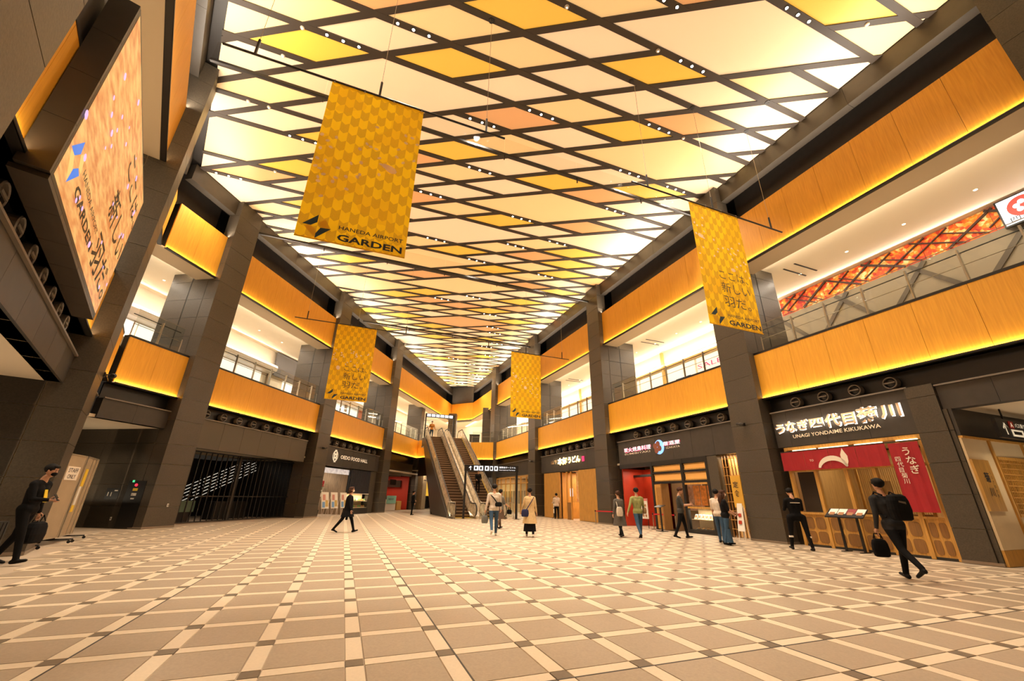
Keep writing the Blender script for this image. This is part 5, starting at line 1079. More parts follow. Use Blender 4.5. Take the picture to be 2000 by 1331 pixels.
for a, b in ((11.5, 25.2), (29.5, 40)):
    prof = [(5.25, 10.15), (4.7, 10.12), (4.45, 10.0), (4.4, 9.8), (4.45, 9.62), (4.7, 9.5), (5.25, 9.48)]
    MB().prism([FL.W(a, q, z) for q, z in prof], FL.dr*(b-a)).build('rounded_soffit', mat('pearl_soffit', (.62, .54, .46), .3, metal=.2), P)
    strip('soffit_glow', FL, a, b, 4.6, 10.3, .5, -.2, .05, 2.5, NEUT)
for k in range(14): 
    if not 25 < 12+k*2.2 < 26.5: B(P, 'lit_window', FL, 11.6+k*2.2, 13.7+k*2.2, 5.22, 5.27, 7.1, 9.4, mat('lit_shop_window_cool', (.8, .78, .72), .5, emis=(1, .95, .85), estr=.85))
for t in (14.0, 18.5, 25.4, 29.3, 36): B(P, 'shop_pier', FL, t-.15, t+.15, 5.1, 5.25, 6.95, 9.5, STEELD)
B(P, 'blue_grey_wall', FL, 25.6, 29.2, 5.0, 5.1, 9.5, 11.25, mat('slate_wall', (.13, .12, .12), .6)); B(P, 'red_poster', FL, 38.3, 39.6, 5.1, 5.15, 8.6, 10.2, mat('coral_poster', (.6, .2, .12), .6)); B(P, 'yellow_post', FL, 40, 40.6, 4.9, 5.1, 6.95, 10.8, YEL)
B(P, 'dark_counter', FL, 20.5, 24, 4.3, 4.6, 6.95, 7.7, DARK)

# --- cameras and alarm panel
def cctv(F, t, q, z, lab):
    c = F.W(t, q, z); o = thing('security_camera', lab, 'camera', c); MB().box(F, t-.05, t+.05, q-.04, q, z-.06, z+.06).build('wall_plate', BLACK, o)
    MB().tube([c, c+F.inn*.14+Vector((0, 0, .02))], .018, 6).build('arm', BLACK, o); e = c+F.inn*.2
    MB().tube([e-F.dr*.16+Vector((0, 0, -.03)), e+F.dr*.16+Vector((0, 0, .03))], .05, 10).build('barrel', BLACK, o); MB().ball(e, .075, .075, .07, 10).build('housing', DARK, o, smooth=True)
cctv(FR, 11.67, -.31, 4.2, 'black security camera on the large right pillar'); cctv(FL, 24.85+.3, -.31, 4.2, 'black security camera on the second left pillar'); cctv(FR, 32.1, -.31, 4.2, 'black security camera on the pillar left of the noodle shop'); cctv(FS, 15.6, -.46, 4.35, 'black security camera on the pillar right of the video screen'); cctv(FL, 45.2, -.05, 3.0, 'black security camera on the tan column behind the kiosk')
GP = WF(); GP.W = lambda t, q, z: FL.W(14.6-q, t, z)        # plane of the passage wall: t runs away from the hall
o = thing('fire_hydrant_panel', 'tall dark fire hydrant panel with red lamp and green exit light, left passage wall', 'panel', GP.W(.5, 0, 0))
MB().box(GP, .1, .92, 0, .012, .05, 1.74).build('door', BLACK, o, fix=True); MB().lathe(GP.W(.52, .012, 1.58), [(.055, 0), (.05, .03), (.02, .045)], 12, axis=-FL.dr).build('red_lamp', mat('red_lamp', (.6, .01, .02), .3, emis=(1, .03, .06), estr=1.5), o)
MB().box(GP, .40, .62, .012, .018, 1.36, 1.46).build('yellow_label', YEL, o); MB().box(GP, .40, .62, .012, .018, 1.18, 1.28).build('white_label', PAPER, o); MB().box(GP, .44, .60, .012, .018, 1.05, 1.10).build('white_label', PAPER, o); MB().box(GP, .66, .74, .012, .03, 1.68, 1.76).build('green_lamp', mat('green_lamp', (.05, .4, .15), .4, emis=(.1, .9, .35), estr=.8), o)
text_mb('火', GP.W(.60, .02, 1.19), -FL.out, -FL.dr, .08, None, 0).build('lettering', INK, o, fix=False)
o = thing('switch_panel', 'small square black switch panel on the left passage wall', 'panel', GP.W(1.5, 0, 1.03)); MB().box(GP, 1.22, 1.84, 0, .012, 1.03, 1.44).build('plate', BLACK, o)
for t in (1.55, 1.7): MB().box(GP, t, t+.03, .012, .02, 1.15, 1.3).build('switch', PAPER, o)
MB().box(GP, 1.3, 1.45, .012, .018, 1.34, 1.38).build('label', PAPER, o)
for F, t, q, z, l in ((GP, 1.2, 0, .28, 'small white wall socket on the left passage wall'), (FL, 15.4, -.31, .78, 'small white wall socket on the first left pillar')):
    o = thing('wall_socket', l, 'socket', F.W(t, q, z)); MB().box(F, t-.035, t+.035, q-.008 if F is FL else 0, q if F is FL else .008, z, z+.12).build('plate', PAPER, o); MB().box(F, t-.012, t+.012, q-.012 if F is FL else .008, q-.008 if F is FL else .012, z+.03, z+.09).build('outlet', DARK, o)
# folding partitions on castors
CRD = mat('board_tan', (.36, .27, .17), .6, noise=.08, nscale=3); ALU = mat('aluminium', (.62, .54, .42), .35, metal=.8)
def partition(A, B_, lab, extra=None):
    A, B_ = Vector(A), Vector(B_); d = B_-A; ln = d.length; d.normalize(); nrm = Vector((d.y, -d.x, 0)); G = WF(); G.W = lambda t, q, z: A+d*t-nrm*q+Vector((0, 0, z)); o = thing('folding_partition', lab, 'partition', A+d*ln/2)
    MB().box(G, .02, ln-.02, 0, .04, .16, 2.24).build('board', CRD, o); 
    for t in (0, ln-.03): MB().box(G, t, t+.03, -.01, .05, .14, 2.27).build('frame_upright', ALU, o)
    for z in (.14, 2.24): MB().box(G, 0, ln, -.01, .05, z, z+.03).build('frame_rail', ALU, o)
    for t in (.05, ln-.08):
        MB().tube([G.W(t, -.3, .09), G.W(t, .34, .09)], .02, 6).build('foot_bar', BLACK, o)
        for q in (-.3, .34): MB().lathe(G.W(t-.02, q, .04), [(.038, 0), (.038, .03)], 10, axis=d).build('castor', BLACK, o)
    return o, G, ln, nrm
o, G, ln, nrm = partition((-11.55, 10.75, 0), (-12.22, 12.2, 0), 'tan folding partition on castors with a STAFF ONLY notice, left side')
e = -nrm if False else nrm
dd = G.W(1, 0, 0)-G.W(0, 0, 0); fr_ = (dd.cross(Vector((0, 0, 1)))).normalized()
MB().box(G, .74, 1.42, -.008, -.001, 1.60, 1.95).build('notice', WPRINT, o)
side_n = G.W(0, -1, 0)-G.W(0, 0, 0)
text_mb('STAFF', G.W(.82, -.010, 1.80), dd, side_n, .14, .52, .002, off=.004, height=.11).build('lettering', INK, o, fix=False); text_mb('ONLY', G.W(.86, -.010, 1.64), dd, side_n, .14, .44, .002, off=.004, height=.11).build('lettering', INK, o, fix=False)
o, G, ln, nrm = partition((-12.24, 12.25, 0), (-13.0, 13.38, 0), 'second folding partition with a yellow and white upright tape, behind the first')
MB().box(G, .22, .50, -.01, -.001, 1.45, 1.93).build('yellow_tape', YEL, o); MB().box(G, .18, .40, -.009, -.001, .95, 1.45).build('white_tape', PAPER, o); MB().box(G, .14, .40, -.01, -.001, .77, .95).build('yellow_tape', YEL, o)
MB().box(G, .62, .66, -.02, .05, .16, 2.26).build('frame_upright', ALU, o); MB().box(G, 1.0, 1.03, -.03, .05, .16, 2.26).build('frame_upright', ALU, o)
# belt barriers
def stanchion(p, lab):
    o = thing('barrier_post', lab, 'barrier post', p, 'steel belt barrier posts'); MB().lathe(p, [(.15, 0), (.15, .015), (.04, .03)], 16).build('base', STEEL, o); MB().lathe(p+Vector((0, 0, .03)), [(.025, 0), (.025, .66)], 10).build('post', STEEL, o); MB().lathe(p+Vector((0, 0, .66)), [(.032, 0), (.032, .08), (.02, .09)], 10).build('belt_head', BLACK, o); return o
ps = [Vector((5.07, 25.78, 0)), Vector((6.12, 24.6, 0)), Vector((7.2, 22.0, 0)), Vector((7.9, 20.9, 0))]
for k, p in enumerate(ps): stanchion(p, ['left steel barrier post at the noodle shop slats', 'right steel barrier post of the red belt by the noodle shop', 'left steel barrier post at the red entrance', 'right steel barrier post at the red entrance'][k])
RB = mat('red_belt', (.5, .01, .02), .6)
for a, b, l in ((0, 1, 'red belt between the two posts by the noodle shop'), (2, 3, 'red belt between the two posts at the red entrance')):
    d = ps[b]-ps[a]; MBx = MB().prism([ps[a]+Vector((0, 0, .665)), ps[b]+Vector((0, 0, .665)), ps[b]+Vector((0, 0, .725)), ps[a]+Vector((0, 0, .725))], Vector((-d.y, d.x, 0)).normalized()*.006); tag(MBx.build('barrier_belt', RB), l, 'belt')

# ------------------------------------------------------------------ people
SKIN = mat('skin', (.52, .27, .16), .55); HAIRB = mat('black_hair', (.010, .008, .007), .7, spec=.15); HAIRN = mat('brown_hair', (.06, .026, .015), .7, spec=.15); EYE = mat('eye_dark', (.01, .008, .006), .2); LIP = mat('lip', (.35, .09, .07), .5)
def cloth_m(n, c, r=.85): return mat('cloth_'+n, c, r, noise=.12, nscale=14, bump=.1, spec=.12)
def rotx(a): return Matrix.Rotation(a, 3, 'X')
def capsule_pts(A, B_, ra, rb, n=10, flat=1.0, side=None):
    """closed tapered capsule; flat squeezes it along the front-back axis"""
    A, B_ = Vector(A), Vector(B_); d = B_-A; L = max(d.length, 1e-4); d = d/L
    x = Vector(side) if side is not None else Vector((1, 0, 0)); x = x-d*x.dot(d)
    if x.length < .05: x = Vector((0, 1, 0))-d*d.y
    x.normalize(); y = d.cross(x); rings = []
    for f in (-80, -50, -20): rings.append((A+d*ra*math.sin(math.radians(f)), ra*math.cos(math.radians(f))))
    rings.append((A, ra)); rings.append((B_, rb))
    for f in (20, 50, 80): rings.append((B_+d*rb*math.sin(math.radians(f)), rb*math.cos(math.radians(f))))
    vs = []; fs = []
    for c, r in rings: vs += [c+(x*math.cos(2*PI*k/n)+y*math.sin(2*PI*k/n)*flat)*r for k in range(n)]
    for a in range(len(rings)-1):
        for k in range(n): fs.append((a*n+k, a*n+(k+1) % n, (a+1)*n+(k+1) % n, (a+1)*n+k))
    fs.append(tuple(range(n))[::-1]); fs.append(tuple(range((len(rings)-1)*n, len(rings)*n))); return vs, fs
def person(label, loc, yaw, h=1.72, lean=0, legs=((18, 8), (-16, 22)), arms=((15, 8, 20), (-12, 8, 15)), cols=None, female=False, head_turn=0, head_pitch=0, hair='short', hairm=None, mask=False, sleeves=True, skirt=None, coat=None, voxel=.017, bare=(), spread=1.0, bulk=1.12):
    """one continuous remeshed body; legs/arms given left (-x) then right (+x); faces +y before yaw"""
    c = dict(top=cloth_m('black', (.007, .0065, .007)), low=cloth_m('black', (.007, .0065, .007)), shoe=cloth_m('shoe_black', (.01, .009, .009), .5)); c.update(cols or {})
    s = h/1.74; R = math.radians; prims = []          # (A, B, ra, rb, material, flat)
    HIPZ = .91; lean_r = R(lean); up = Vector((0, math.sin(lean_r), math.cos(lean_r)))
    P0 = Vector((0, 0, HIPZ)); sh = (.175 if female else .20); hipw = .10 if female else .092
    waist = P0+up*.16; chest = P0+up*.34; necks = P0+up*.52; neck = P0+up*.60
    prims += [(P0+Vector((-hipw*.6, 0, .02)), P0+Vector((hipw*.6, 0, .02)), .118, .118, 'low', .9), (P0, waist, .125 if female else .13, .115 if female else .128, 'low' if False else 'top', .8)]
    for sx in (-1, 1):
        prims += [(waist+Vector((sx*.045, 0, 0)), chest+Vector((sx*.07, .005, .02)), .10, .115, 'top', .95), (chest+Vector((sx*.07, 0, .03)), P0+up*.47+Vector((sx*(sh-.06), 0, 0)), .11, .075, 'top', .9)]
    prims += [(P0+up*.47+Vector((-(sh-.05), 0, 0)), P0+up*.47+Vector((sh-.05, 0, 0)), .068, .068, 'top', 1), (necks, neck+Vector((0, .012, 0)), .062, .052, 'skin', 1)]
    HR = Matrix.Rotation(R(head_turn), 3, 'Z') @ rotx(-R(head_pitch)); hc = neck+Vector((0, .02, 0))+HR @ Vector((0, .012, .125))
    prims += [(hc+HR @ Vector((0, .0, .035)), hc+HR @ Vector((0, -.012, .02)), .082, .086, 'skin', 1.0), (hc+HR @ Vector((0, .022, -.01)), hc+HR @ Vector((0, .038, -.065)), .070, .042, 'skin', 1.0), (hc+HR @ Vector((0, .088, .005)), hc+HR @ Vector((0, .098, -.022)), .010, .014, 'skin', 1)]
    for sx in (-1, 1): prims += [(hc+HR @ Vector((sx*.083, -.005, .015)), hc+HR @ Vector((sx*.080, 0, -.022)), .016, .012, 'skin', 1)]
    feet = []
    for i, sx in enumerate((-1, 1)):
        a, b = legs[i]; hip = P0+Vector((sx*hipw*spread, 0, -.02)); kn = hip+Vector((sx*.012*spread, math.sin(R(a))*.42, -math.cos(R(a))*.42)); an = kn+Vector((sx*.012*(spread-1)*3, math.sin(R(a-b))*.41, -math.cos(R(a-b))*.41))
        prims += [(hip, kn, .088, .058, 'low', 1), (kn, an, .058, .042, 'low' if 'leg' not in bare else 'skin', 1)]
        pitch = R(max(-10, -(a-b)*.6)) if (a-b) < 0 else R(-min(20, (a-b)*.7)); heel = an+Vector((0, -.045, -.045)); fd = Vector((sx*.06, math.cos(pitch), -math.sin(pitch) if (a-b) < 0 else math.sin(-pitch)))
        prims += [(heel, an+Vector((0, 0, -.02)), .038, .042, 'shoe', 1), (heel+Vector((0, .03, 0)), heel+fd.normalized()*.20, .040, .030, 'shoe', .9)]
        feet += [heel.z-.038, (heel+fd.normalized()*.20).z-.030]
    hands = []; armi = []
    for i, sx in enumerate((-1, 1)):
        a, ab, el = arms[i][:3]; tw = arms[i][3] if len(arms[i]) > 3 else 0
        S0 = P0+up*.465+Vector((sx*sh, 0, 0)); d1 = Vector((sx*math.sin(R(ab)), math.sin(R(a))*math.cos(R(ab)), -math.cos(R(a))*math.cos(R(ab)))); E0 = S0+d1*.285
        a2 = a+el; d2 = Vector((sx*math.sin(R(ab-tw)), math.sin(R(a2))*math.cos(R(ab-tw)), -math.cos(R(a2))*math.cos(R(ab-tw)))).normalized(); W0 = E0+d2*.245
        armi.append(len(prims)); armi.append(len(prims)+1)
        prims += [(S0, E0, .056, .043, 'top', 1), (E0, W0, .043, .030, 'top' if sleeves else 'skin', 1), (W0, W0+d2*.075, .026, .034, 'skin', .55)]
        hands.append((W0, d2, sx))
    prims = [(A, B_, ra*bulk, rb*bulk, m, f) if m in ('top', 'low') else (A, B_, ra*1.06, rb*1.06, m, f) for A, B_, ra, rb, m, f in prims]
    dz = -min(feet); vs = []; fs = []
    for A, B_, ra, rb, m, fl in prims:
        v_, f_ = capsule_pts(A, B_, ra, rb, 12, fl); k = len(vs); vs += v_; fs += [tuple(k+q for q in f) for f in f_]
    me = bpy.data.meshes.new('body'); me.from_pydata([(v+Vector((0, 0, dz)))*s for v in vs], [], fs)
    b_ = bmesh.new(); b_.from_mesh(me); bmesh.ops.recalc_face_normals(b_, faces=b_.faces); b_.to_mesh(me); b_.free()
    ob = bpy.data.objects.new('body', me); C.objects.link(ob); md = ob.modifiers.new('r', 'REMESH'); md.mode = 'VOXEL'; md.voxel_size = voxel; sm = ob.modifiers.new('s', 'SMOOTH'); sm.factor = .5; sm.iterations = 3
    bpy.context.view_layer.update(); nm = bpy.data.meshes.new_from_object(ob.evaluated_get(bpy.context.evaluated_depsgraph_get())); bpy.data.objects.remove(ob)
    # fingers, eyes and mouth joined to the same surface data
    vv = [v.co.copy() for v in nm.vertices]; ff = [tuple(p.vertices) for p in nm.polygons]; bpy.data.meshes.remove(nm)
    slots = ['skin', 'top', 'low', 'shoe', 'eye', 'lip']; mi = []
    pr_ = [((A+Vector((0, 0, dz)))*s, (B_+Vector((0, 0, dz)))*s, ra*s, rb*s, slots.index(m)) for A, B_, ra, rb, m, fl in prims]
    for f in ff:
        cc = sum((vv[i] for i in f), Vector())/len(f); best = 9; bm = 1; bi = 0
        for ip, (A, B_, ra, rb, m) in enumerate(pr_):
            d = B_-A; t = max(0, min(1, (cc-A).dot(d)/max(d.length_squared, 1e-9))); q = (cc-A-d*t).length-(ra+(rb-ra)*t)
            if q < best: best = q; bm = m; bi = ip
        if bm in (1, 2) and bi not in armi: bm = 1 if cc.z > (HIPZ-.07+dz)*s else 2
        mi.append(bm)
    def add(v_, f_, m): 
        k = len(vv); vv.extend([(q+Vector((0, 0, dz)))*s for q in v_]); ff.extend([tuple(k+i for i in f) for f in f_]); mi.extend([slots.index(m)]*len(f_))
    for W0, d2, sx in hands:
        pl_ = W0+d2*.075; y = Vector((sx, 0, 0)); y = (y-d2*y.dot(d2)).normalized(); fwd_ = d2.cross(y)*(-sx); curl = -y
        for k, (off, ln_) in enumerate(((.030, .062), (.010, .072), (-.010, .068), (-.029, .052))):
            b0 = pl_+fwd_*off*.9+d2*.01; b1 = b0+(d2*.92+curl*.25).normalized()*ln_*.55; b2 = b1+(d2*.6+curl*.7).normalized()*ln_*.5
            v_, f_ = capsule_pts(b0, b1, .0095, .0088, 6); add(v_, f_, 'skin'); v_, f_ = capsule_pts(b1, b2, .0088, .0070, 6); add(v_, f_, 'skin')
        b0 = W0+d2*.025+fwd_*.028; b1 = b0+(d2*.6+fwd_*.8).normalized()*.038; b2 = b1+(d2*.95+fwd_*.2+curl*.2).normalized()*.03
        v_, f_ = capsule_pts(b0, b1, .012, .0105, 6); add(v_, f_, 'skin'); v_, f_ = capsule_pts(b1, b2, .0105, .008, 6); add(v_, f_, 'skin')
    for sx in (-1, 1):
        ec = hc+HR @ Vector((sx*.031, .079, .018)); v_, f_ = capsule_pts(ec-HR @ Vector((.007, 0, 0)), ec+HR @ Vector((.007, 0, 0)), .0065, .0065, 6); add(v_, f_, 'eye')
        bc = hc+HR @ Vector((sx*.031, .082, .040)); v_, f_ = capsule_pts(bc-HR @ Vector((.014, 0, 0)), bc+HR @ Vector((.014, 0, 0)), .004, .004, 5); add(v_, f_, 'eye')
    mc = hc+HR @ Vector((0, .079, -.052)); v_, f_ = capsule_pts(mc-HR @ Vector((.016, 0, 0)), mc+HR @ Vector((.016, 0, 0)), .006, .006, 6); add(v_, f_, 'lip')
    ROT = Matrix.Rotation(R(yaw), 3, 'Z'); loc = Vector(loc)
    root = thing('person', label, 'person', loc); root.rotation_euler = (0, 0, R(yaw)); root['wl'] = (0, 0, 0)
    me = bpy.data.meshes.new('body'); me.from_pydata(vv, [], ff); 
    for m in (SKIN, c['top'], c['low'], c['shoe'], EYE, LIP): me.materials.append(m)
    me.polygons.foreach_set('material_index', mi); me.polygons.foreach_set('use_smooth', [True]*len(ff)); bo = bpy.data.objects.new('body', me); C.objects.link(bo); bo.parent = root
    T = lambda p: (Vector(p)+Vector((0, 0, dz)))*s
    hm = hairm or HAIRB; mb = MB()
    if hair != 'none':
        mb.ball(T(hc+HR @ Vector((0, -.028, .042))), .103*s, .108*s, .098*s, 14, R=HR)
        mb.ball(T(hc+HR @ Vector((0, .035, .092))), .07*s, .055*s, .036*s, 10, R=HR)
        if hair == 'long':
            mb.tube([T(hc+HR @ Vector((0, -.05, .02))), T(hc+HR @ Vector((0, -.085, -.1))), T(hc+Vector((0, -.115, -.24))), T(hc+Vector((0, -.12, -.38)))], [.085*s, .09*s, .085*s, .04*s], 12)
            for sx in (-1, 1): mb.tube([T(hc+HR @ Vector((sx*.07, 0, .04))), T(hc+HR @ Vector((sx*.09, -.01, -.06))), T(hc+Vector((sx*.09, -.05, -.2)))], [.03*s, .035*s, .02*s], 8)
        if hair == 'bob':
            mb.tube([T(hc+HR @ Vector((0, -.04, .03))), T(hc+HR @ Vector((0, -.05, -.05))), T(hc+HR @ Vector((0, -.045, -.11)))], [.10*s, .098*s, .07*s], 12)
        if hair == 'bun': mb.ball(T(hc+HR @ Vector((0, -.10, .10))), .045*s, .045*s, .045*s, 8)
        mb.build('hair', hm, root, smooth=True)
    if mask: MB().ball(T(hc+HR @ Vector((0, .060, -.035))), .058*s, .050*s, .048*s, 12, R=HR).build('face_mask', WPRINT if mask is True else mask, root, smooth=True)
    def loft(rings, m, name, n=18):                   # rings: (centre, rx, ry)
        mb = MB(); 
        for cc, rx, ry in rings:
            for k in range(n): mb.v.append(T(cc)+Vector((math.cos(2*PI*k/n)*rx*s, math.sin(2*PI*k/n)*ry*s, 0)))
        for a in range(len(rings)-1):
            for k in range(n): mb.f.append((a*n+k, a*n+(k+1) % n, (a+1)*n+(k+1) % n, (a+1)*n+k)); mb.m.append(0)
        mb.f.append(tuple(range(n))); mb.f.append(tuple(range((len(rings)-1)*n, len(rings)*n))); mb.m += [0, 0]
        return mb.build(name, m, root, smooth=False)
    if skirt:                                          # (material, hem height, flare)
        m, hz_, fl = skirt; loft([(P0+up*.17, .135, .115), (P0+Vector((0, 0, .0)), .165, .15), (P0+Vector((0, .0, -.25)), .17+fl*.4, .165+fl*.4), (Vector((0, 0, hz_)), .18+fl, .17+fl)], m, 'skirt')
    if coat:
        m, hz_, fl = coat; loft([(P0+up*.50, .12, .10), (P0+up*.46, .205, .125), (P0+up*.34, .205, .15), (P0+up*.12, .18, .155), (P0+Vector((0, 0, -.05)), .20, .175), (Vector((0, 0, (HIPZ+hz_)/2)), .21+fl*.5, .185+fl*.5), (Vector((0, 0, hz_)), .22+fl, .20+fl)], m, 'coat')
    info = dict(root=root, T=T, P0=P0, up=up, hc=hc, hands=[(T(W0+d2*.09), d2) for W0, d2, sx in hands], s=s, sh=sh, neck=neck)
    return info
class LP_:                                             # local frame in a person's own axes
    def __init__(s, c): s.c = Vector(c)
    left = False; dr = Vector((1, 0, 0)); out = Vector((0, 1, 0))
    def W(s, t, q, z): return s.c+Vector((t, q, z))
def strap(p, pts, m, r=.014): MB().tube([p['T'](q) for q in pts], r, 6).build('strap', m, p['root'])
def bag(name, label, cat, world, size, m, yaw=0, handles=.0):
    o = thing(name, label, cat, world); o['wl'] = (0, 0, 0); o.rotation_euler = (0, 0, math.radians(yaw)); w_, d_, h_ = size; mb = MB(); rings = []
    for z, k in ((0, .72), (.06, .95), (.4, 1.06), (.75, .98), (.92, .82), (1, .5)):
        i = len(mb.v); mb.v += [Vector((math.copysign(abs(math.cos(a))**.65, math.cos(a))*w_/2*k, math.copysign(abs(math.sin(a))**.65, math.sin(a))*d_/2*k, h_*z)) for a in [2*PI*q/16 for q in range(16)]]; rings.append(i)
    for a, b in zip(rings, rings[1:]):
        for q in range(16): mb.f.append((a+q, a+(q+1) % 16, b+(q+1) % 16, b+q)); mb.m.append(0)
    mb.f.append(tuple(rings[0]+q for q in range(16))); mb.f.append(tuple(rings[-1]+q for q in range(16))); mb.m += [0, 0]; mb.build('bag_body', m, o, smooth=False)
    if handles:
        for sx in (-1, 1): MB().tube([Vector((-w_*.25, sx*d_*.2, h_)), Vector((-w_*.2, 0, h_+handles)), Vector((w_*.2, 0, h_+handles)), Vector((w_*.25, sx*d_*.2, h_))], .010, 6).build('handle', m, o)
    return o
def world(p, v): return Matrix.Rotation(p['root'].rotation_euler.z, 3, 'Z') @ Vector(v) + p['root'].location
cm = cloth_m
BLK = cm('black', (.007, .0065, .007)); JEAN = cm('blue_jeans', (.045, .085, .14)); BEI = cm('beige_coat', (.58, .40, .20)); WHT = cm('off_white', (.62, .52, .42)); GRY = cm('grey_coat', (.10, .085, .07)); GRN = cm('sage_green', (.27, .27, .10)); CHA = cm('charcoal_shirt', (.055, .055, .052)); BRN = cm('brown_skirt', (.12, .075, .05)); ORG = cm('orange_jacket', (.50, .20, .04)); GREYT = cm('grey_top', (.16, .15, .13)); NAVY = cm('navy_bag', (.03, .03, .08)); WSH = cm('white_shoe', (.6, .52, .42), .5)
# man at the left edge with his luggage
p = person('man in a black suit and dark mask striding past the partitions, left edge', (-9.55, 8.75, 0), -72, 1.80, lean=6, legs=((-10, 16), (15, 5)), arms=((-10, 14, 12), (18, 8, 70, 10)), mask=BLK, voxel=.014, head_pitch=14, cols=dict(top=BLK, low=BLK))
ph = thing('mobile_phone', 'mobile phone held by the man in black at the left edge', 'phone', world(p, p['hands'][1][0]+Vector((0, .03, .03)))); ph['wl'] = (0, 0, 0); ph.rotation_euler = (.6, 0, math.radians(-72)); MB().box(LP_((0, 0, 0)), -.036, .036, -.004, .004, -.05, .09).build('case', BLACK, ph); MB().box(LP_((0, 0, 0)), -.032, .032, -.006, -.004, -.045, .085).build('display', mat('phone_display', (.2, .2, .2), .3, emis=(.9, .9, 1), estr=.5), ph)
MB().prism([p['T'](q) for q in [(-.04, .155, 1.28), (.04, .155, 1.28), (.05, .20, 1.05), (-.05, .20, 1.05)]], (0, .01, 0)).build('lanyard_card', YEL, p['root'])
sx_ = Vector((-10.15, 8.75, 0)); su = thing('suitcase', 'large black wheeled suitcase pulled by the man at the left edge', 'suitcase', sx_); su['wl'] = (0, 0, 0); su.rotation_euler = (0, 0, math.radians(-72))
MB().prism([Vector((-.24, -.15, .06)), Vector((.24, -.15, .06)), Vector((.24, .13, .06)), Vector((-.24, .13, .06))], (0, 0, .68)).build('shell', mat('suitcase_shell', (.02, .018, .018), .35), su)
for k in range(5): MB().box(LP_((0, 0, 0)), -.2+k*.095, -.18+k*.095, -.158, .138, .09, .72).build('shell_rib', BLACK, su)
for a in (-.2, .2):
    for b in (-.11, .09): MB().lathe((a-.015, b, .035), [(.033, 0), (.033, .03)], 10, axis=(1, 0, 0)).build('wheel', BLACK, su)
for a in (-.09, .09): MB().tube([(a, -.13, .74), (a, -.13, 1.02)], .009, 6).build('pull_rod', STEEL, su)
MB().tube([(-.1, -.13, 1.02), (.1, -.13, 1.02)], .014, 8).build('pull_handle', BLACK, su)
bag('shoulder_bag', 'bulky black travel bag carried beside the man at the left edge', 'bag', world(p, p['hands'][0][0]+Vector((-.16, -.05, -.50))), (.46, .22, .40), BLK, -72, .12)
# woman in black
p = person('woman in a long black coat and face mask walking past the food hall', (-6.26, 17.1, 0), -78, 1.66, legs=((24, 6), (-26, 12)), arms=((-10, 4, 10), (8, 4, 12)), female=True, hair='bob', mask=True, coat=(BLK, .62, .06), cols=dict(low=BLK, top=BLK), hairm=HAIRN)
bag('handbag', 'small black handbag held by the woman in the long black coat', 'bag', world(p, p['hands'][0][0]+Vector((0, 0, -.26))), (.22, .08, .18), BLK, -78, .08)
person('man in black standing near the red kiosk and looking up', (-7.35, 33.2, 0), -55, 1.70, legs=((4, 2), (-4, 4)), arms=((10, 6, 60), (0, 6, 12)), mask=True)
p = person('man in a cream sweatshirt and blue jeans walking away with a black sling bag, centre', (-.58, 16.75, 0), 8, 1.80, legs=((-22, 24), (12, 4)), arms=((-8, 12, 12), (10, 8, 20)), cols=dict(top=WHT, low=JEAN, shoe=WSH))
strap(p, [(-.17, -.02, 1.40), (-.06, -.145, 1.30), (.08, -.155, 1.12), (.17, -.10, 1.0)], BLK, .02); bag('sling_bag', 'black sling bag on the back of the man in the cream sweatshirt', 'bag', world(p, p['T']((.14, -.22, .98))), (.26, .12, .16), BLK, -20)
bag('shopping_bag', 'pale and black shopping bag in the left hand of the man in the cream sweatshirt', 'bag', world(p, p['hands'][0][0]+Vector((0, 0, -.38))), (.24, .12, .28), GREYT, 8, .09)
p = person('woman in a grey top and brown skirt behind the man in the cream sweatshirt', (-.42, 20.6, 0), -40, 1.68, legs=((14, 6), (-14, 16)), arms=((10, 8, 50), (20, 8, 40)), female=True, hair='short', skirt=(BRN, .42, .06), cols=dict(top=GREYT, low=BRN), sleeves=False)
bag('handbag', 'black handbag carried by the woman in the brown skirt', 'bag', world(p, p['hands'][1][0]+Vector((0, 0, -.30))), (.26, .1, .2), BLK, -40, .09)
p = person('woman in a long beige coat over a black skirt walking away, right of centre', (.78, 16.55, 0), 2, 1.66, legs=((10, 4), (-10, 10)), arms=((6, 16, 25), (-4, 10, 10)), female=True, hair='bun', skirt=(BLK, .18, .07), coat=(BEI, .46, .07), cols=dict(top=BEI, low=BLK, shoe=WSH))
strap(p, [(.16, -.05, 1.42), (.05, -.165, 1.25), (-.12, -.20, 1.0), (-.2, -.12, .9)], NAVY, .014); bag('shoulder_bag', 'navy shoulder bag against the beige coat', 'bag', world(p, p['T']((-.20, -.20, .70))), (.28, .1, .26), NAVY, 20)
person('person in a pale top and black trousers standing at the noodle shop doorway', FR.W(27.75, -.4, 0), 5, 1.66, legs=((4, 2), (-3, 3)), arms=((20, 8, 60), (15, 8, 55)), cols=dict(top=WHT, low=BLK), sleeves=True)
p = person('woman in a long grey coat with a white tote walking towards the red entrance', (4.32, 17.2, 0), 18, 1.64, legs=((-16, 14), (16, 6)), arms=((-8, 14, 10), (6, 10, 20)), female=True, hair='bun', coat=(GRY, .42, .07), cols=dict(top=GRY, low=BLK), hairm=HAIRN)
strap(p, [(-.15, -.02, 1.42), (-.17, -.15, 1.2), (-.18, -.18, 1.0)], WHT, .012); bag('tote_bag', 'white tote bag on the back of the grey coat', 'bag', world(p, p['T']((-.14, -.26, .78))), (.28, .09, .34), WHT, 25)
p = person('man in a sage green sweater and blue jeans walking beside the grey coat', (4.92, 16.75, 0), 4, 1.76, legs=((-20, 18), (14, 4)), arms=((-12, 22, 10), (10, 10, 25)), cols=dict(top=GRN, low=JEAN, shoe=BLK), hairm=HAIRB)
